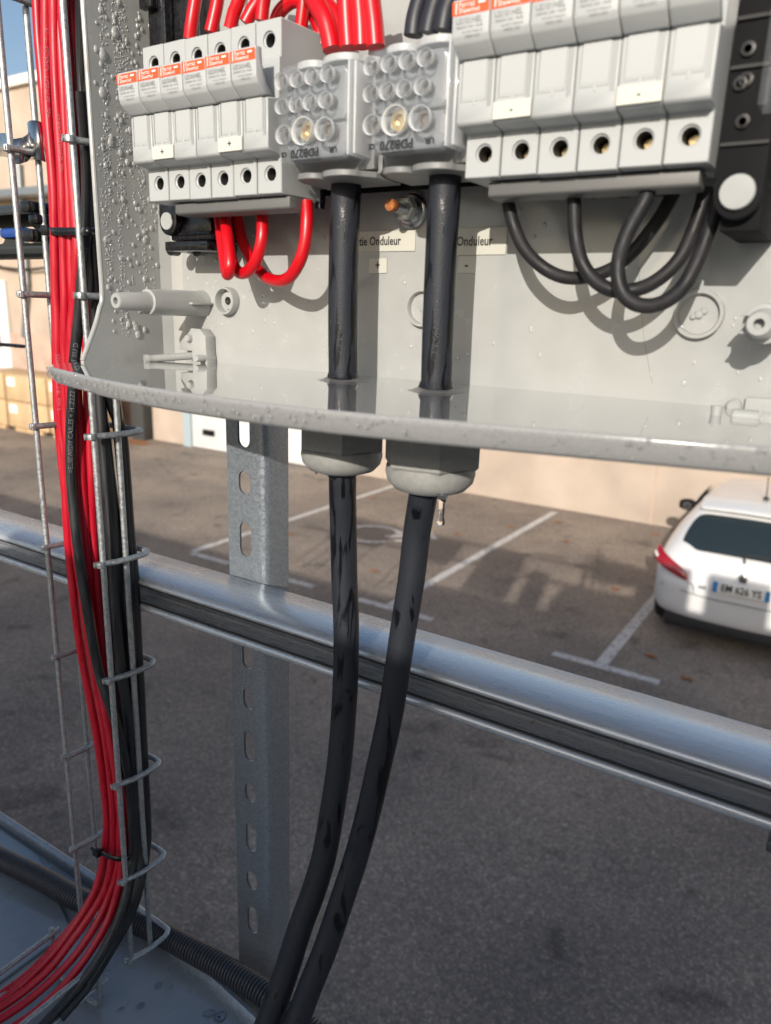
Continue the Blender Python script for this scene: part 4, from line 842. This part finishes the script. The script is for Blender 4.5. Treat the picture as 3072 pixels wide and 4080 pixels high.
# ------------------------------------------------------------ POWER DISTRIBUTION BLOCKS
def rr_outline(x0, x1, z0, z1, r, n=6):
    pts = []
    for cx_, cz_, a0 in ((x1-r,z1-r,0),(x0+r,z1-r,90),(x0+r,z0+r,180),(x1-r,z0+r,270)):
        for i in range(n+1): a = rad(a0+90*i/n); pts.append((cx_+r*math.cos(a), cz_+r*math.sin(a)))
    return pts
def pdb(xo, yo, zo, label):
    t = thing('distribution_block', label, 'distribution block', (xo, yo, zo), 'clear-covered distribution blocks between the fuse rows')
    # local: x 0..052, y 0 = front of the cover, z 0..044
    b = MB(); b.prism(rr_outline(.001,.052,-.0055,.043,.002), 'y', .024, .047, .0006); b.build('base', M['pgrey'], t)
    b = MB(); b.prism(rr_outline(.0035,.0430,.0175,.0415,.003), 'y', .0066, .0195, .0012); b.prism(rr_outline(.0035,.0430,.0008,.0168,.003), 'y', .0072, .0195, .0012)
    b.build('terminal_block', M['pblock'], t)
    b = MB(); b.box((.0015,.0195,-.004),(.050,.0235,.044),.001); b.build('inner_frame', M['pgrey'], t)
    # clear cover shell: outline rings front to back, thin wall
    outs = [(rr_outline(.0045,.0430,.0010,.0415,.005),.0018),(rr_outline(.0020,.0455,-.0008,.0432,.006),.0),(rr_outline(.0012,.0475,-.0022,.0440,.0055),.003),(rr_outline(.0008,.0500,-.0030,.0448,.004),.016),(rr_outline(.0006,.0515,-.0035,.0452,.003),.0235)]
    b = MB(); rg = []
    order = [outs[0][0] and (outs[0][0],.0004)] + [(outs[1][0],.0016)] + outs[2:]
    for o_, y_ in order: rg.append([b.bm.verts.new((x_, y_, z_1)) for x_, z_1 in o_])
    for r0, r1 in zip(rg, rg[1:]):
        for i in range(len(r0)): b.bm.faces.new((r0[i], r0[(i+1) % len(r0)], r1[(i+1) % len(r0)], r1[i]))
    b.bm.faces.new(rg[0]); bmesh.ops.recalc_face_normals(b.bm, faces=b.bm.faces)
    cv = b.build('clear_cover', M['clear'], t, 45); md = cv.modifiers.new('s','SOLIDIFY'); md.thickness = .0011; md.offset = -1
    b = MB(); b.box((.0466,.0050,.0010),(.0482,.0200,.0420),.0006); b.box((.0440,.0035,.0005),(.0452,.0190,.0425),.0004); b.build('side_streak', M['port'], cv)  # milky bars added as the bright streak down the cover's side
    cirs = []
    for r_i, (z0, xs, rr) in enumerate(((.0362,(.0060,.0155,.0250,.0345),.0039),(.0250,(.0060,.0150,.0240,.0335),.0039))):
        for i, x_ in enumerate(xs): cirs.append((x_, z0, rr))
    cirs += [(.0070,.0118,.0046),(.0195,.0126,.0068),(.0330,.0122,.0056)]
    for x_, z_1, rr in cirs:
        b = MB(); b.lathe([(rr*.88,.0),(rr,.0),(rr,.0024),(rr*.97,.0014),(rr*.90,.0014),(rr*.86,.0008),(rr*.85,-.0012)], 28, front(x_, .0010, z_1) , cap=False); b.build('access_port', M['port'], cv)
        b = MB(); b.lathe([(0,.0),(rr*.66,.0),(rr*.70,.0005),(rr*.70,.0030),(rr*.4,.0032),(rr*.36,.0012),(0,.0012)], 20, front(x_+.0006, .0060, z_1+.0004)); b.build('clamp_screw', M['clamp'] if rr < .006 else M['brass'], t)
    text_on('print', 'PDB270', .0054, .0215, -.0010, .0022, M['black_ink'], cv, rot=180, bold=.00025)
    text_on('print', 'UR', .0036, .0385, .0000, .0026, M['black_ink'], cv, rot=180, bold=.0002)
    text_on('print', 'CE', .0030, .0070, .0004, .0026, M['black_ink'], cv, rot=180, bold=.0002)
    text_on('print', '®', .0042, .0118, .0006, .0022, M['black_ink'], cv, rot=180)
    # scalloped lower and upper collars
    for zc, nm, mm, hh in ((-.0078,'lower_collar',M['pgrey'],.0030),(.0440,'upper_collar',M['fuse'],.0035)):
        b = MB(); pts = []
        for x_, r_ in ((.0130,.0085),(.0330,.0115)):
            pts += [(x_+r_*math.cos(a), .016+.0 - r_*.75*math.sin(a)) for a in [math.pi-i*math.pi/9 for i in range(10)]]
        pts = [(x_, max(y_,.004)) for x_, y_ in pts] + [(.0500,.022),(.0500,.046),(.002,.046),(.002,.022)]
        b.prism(pts, 'z', zc, zc+hh, .0004, 1); b.build(nm, mm, t, 30)
    return t
pdb(-.2770,.3195,.0735,'left clear-covered distribution block with red cables entering from above')
pdb(-.2205,.3160,.0722,'right clear-covered distribution block with dark cables entering from above')

# ------------------------------------------------------------ thin cables inside the enclosure
def inner(name, label, grp, pts, r, m, seg=14):
    P = [at(x, y, Y=Y) for x, y, Y in pts]; t = tag(MB().tube([p-P[0] for p in P], r, seg, sub=7).build(name, m, smooth=60), label, 'cable', grp); t.location = P[0]; return t
G1 = 'red loops under the left fuse row'
inner('red_cable', 'leftmost red loop under the left fuse row, seen nearly edge on', G1, [(470,430,.362),(474,470,.362),(480,520,.358),(487,570,.352),(491,592,.348),(495,585,.345),(497,565,.345),(493,520,.349),(486,470,.355),(480,430,.36)], .0037, M['redtop'])
inner('red_cable', 'middle red loop hanging under the left fuse row', G1, [(484,430,.368),(488,480,.368),(498,545,.366),(506,575,.362),(519,590,.356),(537,585,.352),(554,560,.350),(565,520,.350),(567,480,.352),(563,430,.356)], .0036, M['redtop'])
inner('red_cable', 'largest and rightmost red loop hanging under the left fuse row', G1, [(510,430,.374),(513,470,.374),(524,520,.373),(545,565,.370),(570,595,.364),(598,607,.356),(624,600,.350),(645,570,.347),(658,530,.347),(663,480,.348),(662,436,.350)], .0036, M['redtop'])
G2 = 'black loops under the right fuse row'
zz = lambda a, c: (949+.4303*a, 379.6+.4303*c)
inner('black_cable', 'first black loop under the right fuse row, starting at its left end', G2, [(*zz(345,60),.350),(*zz(350,150),.350),(*zz(378,260),.350),(*zz(430,370),.350),(*zz(520,460),.350),(*zz(620,508),.353),(*zz(720,512),.358),(*zz(820,488),.363),(*zz(910,440),.368),(*zz(985,370),.371),(*zz(1050,290),.373),(*zz(1120,190),.374),(*zz(1180,80),.374)], .0031, M['blackloop'])
inner('black_cable', 'second black loop under the right fuse row, starting near its middle', G2, [(*zz(680,60),.346),(*zz(678,150),.346),(*zz(685,300),.346),(*zz(715,430),.345),(*zz(780,525),.345),(*zz(870,575),.345),(*zz(970,575),.347),(*zz(1060,545),.351),(*zz(1150,480),.355),(*zz(1220,395),.358),(*zz(1270,290),.360),(*zz(1310,180),.362),(*zz(1340,60),.363)], .0032, M['blackloop'])
inner('black_cable', 'third and lowest black loop under the right fuse row', G2, [(*zz(1060,40),.340),(*zz(1035,120),.340),(*zz(985,210),.338),(*zz(935,310),.336),(*zz(902,420),.334),(*zz(900,520),.333),(*zz(930,600),.333),(*zz(990,645),.334),(*zz(1070,652),.337),(*zz(1155,620),.341),(*zz(1230,550),.345),(*zz(1295,430),.348),(*zz(1345,300),.351),(*zz(1380,190),.353),(*zz(1400,80),.354)], .0032, M['blackloop'])
G3 = 'red cables rising from the left fuse row'
for lb_, pts in (('first red cable rising above the left fuse row', [(410,85,.348),(414,50,.348),(422,0,.349),(432,-60,.35)]),
    ('second red cable rising above the left fuse row', [(455,70,.348),(462,40,.349),(470,0,.350),(476,-60,.35)]),
    ('third red cable leaning right above the left fuse row', [(497,62,.350),(505,30,.350),(516,0,.350),(530,-60,.35)]),
    ('fourth red cable leaning right above the left fuse row', [(530,50,.352),(545,22,.354),(558,0,.356),(580,-60,.36)]),
    ('fifth red cable rising above the left fuse row', [(565,45,.350),(568,15,.350),(572,-15,.350),(576,-60,.35)]),
    ('red cable behind the top of the left fuse row, arching right', [(590,60,.366),(605,25,.367),(635,2,.368),(665,15,.368),(690,60,.366),(695,100,.366)]),
    ('sixth red cable dropping behind the last left fuse holder', [(650,60,.360),(654,30,.360),(657,0,.360),(662,-60,.36)])):
    inner('red_cable', lb_, G3, pts, .0037, M['redtop'])
G4 = 'thick red cables entering the left distribution block'
for lb_, pts, r_ in (('leftmost thick red cable bending into the left distribution block', [(718,108,.346),(712,75,.346),(702,40,.346),(682,5,.347),(655,-40,.349)], .0050),
    ('second red cable bending into the left distribution block', [(744,104,.351),(738,65,.351),(722,30,.352),(700,0,.354),(680,-40,.356)], .0040),
    ('third red cable dropping straight into the left distribution block', [(754,104,.345),(751,60,.345),(748,0,.345),(746,-60,.345)], .0050),
    ('fourth red cable dropping straight into the left distribution block', [(782,102,.347),(780,50,.347),(776,0,.347),(772,-60,.347)], .0048),
    ('rightmost red cable dropping into the left distribution block', [(812,102,.348),(808,50,.348),(802,0,.348),(796,-60,.348)], .0048)):
    inner('red_cable', lb_, G4, pts, r_, M['redtop'])
G5 = 'dark cables entering the right distribution block'
for lb_, pts in (('leftmost dark cable leaning out of the right distribution block', [(893,78,.343),(898,40,.343),(909,0,.343),(924,-50,.343)]),
    ('second dark cable leaning out of the right distribution block', [(925,72,.338),(933,35,.338),(943,0,.338),(955,-50,.338)]),
    ('third dark cable leaning out of the right distribution block', [(957,66,.334),(964,30,.334),(974,0,.334),(988,-50,.334)]),
    ('fourth dark cable at the top edge beside the right fuse row', [(978,66,.352),(985,30,.352),(996,0,.352),(1010,-50,.352)])):
    inner('black_cable', lb_, G5, pts, .0047, mat('navy_cable', (.018,.021,.03), .45))
# white marker sleeve with blue print
tg = at(930,12,Y=.350); o = MB().box((-.0022,-.0006,-.010),(.0022,.0006,.012),.0003).build('cable_marker', M['cream']); o.location = tg; o.rotation_euler = (0,rad(12),0); tag(o, 'narrow white cable marker with blue print between the dark cables', 'marker')
b = MB().box((-.0022,-.0009,-.0005),(.0022,-.00065,.0105)).build('blue_print', M['blue'], o)
# perforated white spacer behind the red cables
ws_ = thing('perforated_strip', 'white perforated plastic strip behind the first red cables', 'strip', at(448,50,Y=.385))
p0 = at(446,60,Y=.385); b = MB(); b.box((p0.x-.004,.384,p0.z-.02),(p0.x+.0035,.3895,p0.z+.05),.0008)
for dz_ in (-.008,.012,.032): b.lathe([(.0048,0),(.0048,.007),(.0028,.007),(.0026,.002),(0,.002)], 20, front(p0.x+.0008,.388,p0.z+dz_))
o = b.build('strip', M['box'], None, mx=TR(*(-ws_.location))); o.parent = ws_
p1_ = at(515,0,Y=.385); b = MB().box((p1_.x-.003,.387,.10),(p1_.x+.003,.3895,.25),.0004).build('upright_rib', M['box']); tag(b, 'upright moulded rib on the back wall above the left fuse row', 'rib')

# ------------------------------------------------------------ labels on the back wall
def lbl(x0, y0, x1, y1, txt, size, label, tx=None, align='CENTER'):
    a, c = at(x0,y1,Y=YB-.0008), at(x1,y0,Y=YB-.0008)
    t = thing('label_sticker', label, 'label', ((a.x+c.x)/2, YB-.0004, (a.z+c.z)/2))
    hw, hh = abs(c.x-a.x)/2, abs(c.z-a.z)/2
    MB().box((-hw,-.0004,-hh),(hw,.0002,hh),.0001,1).build('paper', M['label'], t)
    text_on('print', txt, size, 0 if tx is None else tx, -.0006, 0, M['black_ink'], t, align, sx=.80, bold=.00012)
a = at(892,531,Y=YB).x; c = at(733,531,Y=YB).x
lbl(728,497,898,545,'Sortie Onduleur',.0070,'white label reading Sortie Onduleur behind the left thick cable', tx=.0182, align='RIGHT')
lbl(797,558,836,590,'+',.0075,'small white label with a plus sign below the left Sortie Onduleur label')
lbl(930,490,1096,552,'Sortie Onduleur',.0070,'white label reading Sortie Onduleur behind the right thick cable', tx=.0152, align='RIGHT')
lbl(989,553,1028,590,'-',.009,'small white label with a minus sign below the right Sortie Onduleur label')
# ------------------------------------------------------------ bolt
bp_ = at(880,452,Y=.383); bt = thing('earth_bolt', 'rusty-tipped threaded bolt with flange nut on the back wall between the thick cables', 'bolt', (bp_.x, YB, bp_.z))
MB().lathe([(.0098,.0),(.0098,.0012),(.0092,.0018),(.006,.0024)], 36, front(0,-.001,0)).build('washer', M['zinc'], bt)
MB().lathe([(.0078,.0),(.0078,.0018),(.0064,.0030)], 30, front(0,-.0032,0)).build('flange', M['zinc'], bt)
MB().lathe([(.0064,.0),(.0068,.0008),(.0068,.0055),(.0058,.0068),(.004,.0068)], 6, front(0,-.0058,0)).build('nut', M['zinc'], bt, 25)
prf = [(0,0)]+[(.0033 if i % 2 else .0029, .0006*i) for i in range(26)]
MB().lathe(prf, 20, front(0,-.006,0)).build('threaded_rod', M['zinc'], bt, 60)
prf = [(.0034 if i % 2 else .0031, .0006*i) for i in range(7)]+[(.003,.0042),(0,.0044)]
MB().lathe(prf, 20, front(0,-.0215,0)).build('rusty_end', M['rust'], bt, 60)

# ------------------------------------------------------------ water
def drop(b, p, n_, r, el=1.0, ht=.55, seg=9, up=Vector((0,0,1))):
    """sessile drop on a surface at p with normal n_, elongated downhill"""
    z_ax = n_.normalized(); x_ax = up.cross(z_ax).normalized(); y_ax = z_ax.cross(x_ax)
    mx = Matrix(((x_ax.x,y_ax.x,z_ax.x,p.x),(x_ax.y,y_ax.y,z_ax.y,p.y),(x_ax.z,y_ax.z,z_ax.z,p.z),(0,0,0,1)))
    pr = [(r,-.00005),(r*.97,r*ht*.35),(r*.78,r*ht*.72),(r*.42,r*ht*.95),(0,r*ht)]
    t = bmesh.new(); rings = []
    for rr, h in pr:
        if rr == 0: rings.append([t.verts.new((0,-r*.15*el,h))]*seg)
        else: rings.append([t.verts.new((rr*math.cos(2*math.pi*k/seg)*(1-.12*(el-1)*math.sin(2*math.pi*k/seg)), rr*el*math.sin(2*math.pi*k/seg), h)) for k in range(seg)])
    for a, c in zip(rings, rings[1:]):
        for k in range(seg):
            f = []
            for q in (a[k], a[(k+1) % seg], c[(k+1) % seg], c[k]):
                if q not in f: f.append(q)
            if len(f) > 2: t.faces.new(f)
    for v in t.verts: v.co = mx @ v.co
    for f in t.faces: f.smooth = True
    me = bpy.data.meshes.new('d'); t.to_mesh(me); t.free(); b.bm.from_mesh(me); bpy.data.meshes.remove(me)
b = MB(); nX = Vector((1,0,0)); rnd = random.Random(3)
def dens(y, z):
    n = mnoise.noise(Vector((y*160, z*9+math.sin(y*300)*.3, 2.0))); return n
cnt = 0
while cnt < 1500:
    y, z = rnd.uniform(.3335,.3875), rnd.uniform(-.022,.185)
    if z < .002 and y > .36: continue
    if dens(y, z) < .08: continue
    if abs(z-.0085) < .011 and False: continue
    drop(b, Vector((XB0+.00005,y,z)), nX, rnd.uniform(.00028,.00062), rnd.uniform(1,1.3), .6, 7); cnt += 1
for i in range(190):
    y, z = rnd.uniform(.335,.386), rnd.uniform(-.020,.185)
    if z < 0 and y > .365: continue
    r = rnd.choice((.0008,.001,.0011,.0013,.0016)); drop(b, Vector((XB0+.00005,y,z)), nX, r, rnd.uniform(1.1,1.5), .6, 12)
for y, z, r in ((.342,.150,.0026),(.340,.128,.0024),(.352,.165,.0022),(.360,.11,.0018),(.344,.10,.002),(.350,-.014,.0018),(.356,-.016,.0022),(.3575,-.021,.0022)):
    drop(b, Vector((XB0+.00005,y,z)), nX, r, 1.45, .55, 16)
o = b.build('water_droplets', M['dew'], smooth=60); o['kind'] = 'stuff'; o['label'] = 'water droplets covering the inside of the left wall of the enclosure'; o['category'] = 'water'
b = MB(); nY = Vector((0,-1,0))
for i in range(120):
    x, z = rnd.uniform(-.42,-.03), rnd.uniform(-.03,.055)
    if rnd.random() < .5: x = rnd.uniform(-.42,-.33); z = rnd.uniform(-.02,.05)
    drop(b, Vector((x,YB-.00005,z)), nY, rnd.choice((.0004,.0006,.0008,.001,.0012)), rnd.uniform(1.1,1.6), .4, 10)
o = b.build('water_droplets', M['dew'], smooth=60); o['kind'] = 'stuff'; o['label'] = 'scattered water drops on the back wall of the enclosure'; o['category'] = 'water'
b = MB()
for i in range(300):
    k = rnd.randrange(6, len(fr)-8); x, y = fr[k]; x += rnd.uniform(-.004,.004); zz_ = ZS-rnd.uniform(.0012,.0080)
    a = Vector(fr[k-1]+(0,)); c = Vector(fr[k+1]+(0,)); d = (c-a).normalized(); n = Vector((d.y,-d.x,0)); n = n if n.y < 0 else -n
    yy = y + (x-fr[k][0])*(d.y/max(abs(d.x),1e-4))
    drop(b, Vector((x,yy,zz_))+n*.0011, n, rnd.choice((.0003,.0004,.0005,.0007,.0009,.0011)), rnd.uniform(.9,1.2), .55, 9)
o = b.build('water_droplets', M['bead'], smooth=60); o['kind'] = 'stuff'; o['label'] = 'beads of water on the front rim of the enclosure'; o['category'] = 'water'
b = MB()
for i in range(150):
    z = rnd.uniform(-.025,.065); a = rnd.uniform(-1.0,.9); cx_, cy_, r_ = ((-.2545,.352,.0083) if i < 125 else (-.1880,.343,.0080))
    n = Vector((math.sin(a-.5),-math.cos(a-.5),0)); drop(b, Vector((cx_,cy_+max(0,z)*.03,z))+n*(r_-.0001), n, rnd.choice((.0002,.0002,.0003,.0004)), 1.2, .6, 8)
o = b.build('water_droplets', M['bead'], smooth=60); o['kind'] = 'stuff'; o['label'] = 'fine water beads on the thick black cables inside the enclosure'; o['category'] = 'water'
# hanging drips at the glands
def drip(x_, y_, z0, ln, r, label):
    b = MB(); b.lathe([(r*1.3,0),(r*.9,-ln*.12),(r*.62,-ln*.3),(r*.55,-ln*.7),(r*.8,-ln*.86),(r*.72,-ln*.95),(0,-ln)] if ln > .01 else [(r,0),(r*.95,-ln*.3),(r*.7,-ln*.7),(0,-ln)], 16, TR(x_,y_,z0)); tag(b.build('water_drip', M['water'], smooth=60), label, 'drip', 'drips hanging from the glands')
d_ = at(957,1052,Y=.330); drip(d_.x,.330,ZS-.0535+.003,.0175,.0028,'long water drip hanging from the right gland beside the cable')
d_ = at(684,1015,Y=.336); drip(d_.x,.336,d_.z+.002,.005,.0016,'small drop hanging from the left edge of the left gland')
d_ = at(716,1022,Y=.340); drip(d_.x,.340,d_.z+.002,.006,.0026,'fat drop hanging from the left gland in front of its cable')
d_ = at(905,1055,Y=.333); drip(d_.x,.333,d_.z+.002,.0045,.0024,'drop hanging from the right gland in front of its cable')

bpy.data.meshes
for me in list(bpy.data.meshes):
    if me.users == 0: bpy.data.meshes.remove(me)
for o in bpy.data.objects:
    if '_r' in o: del o['_r']
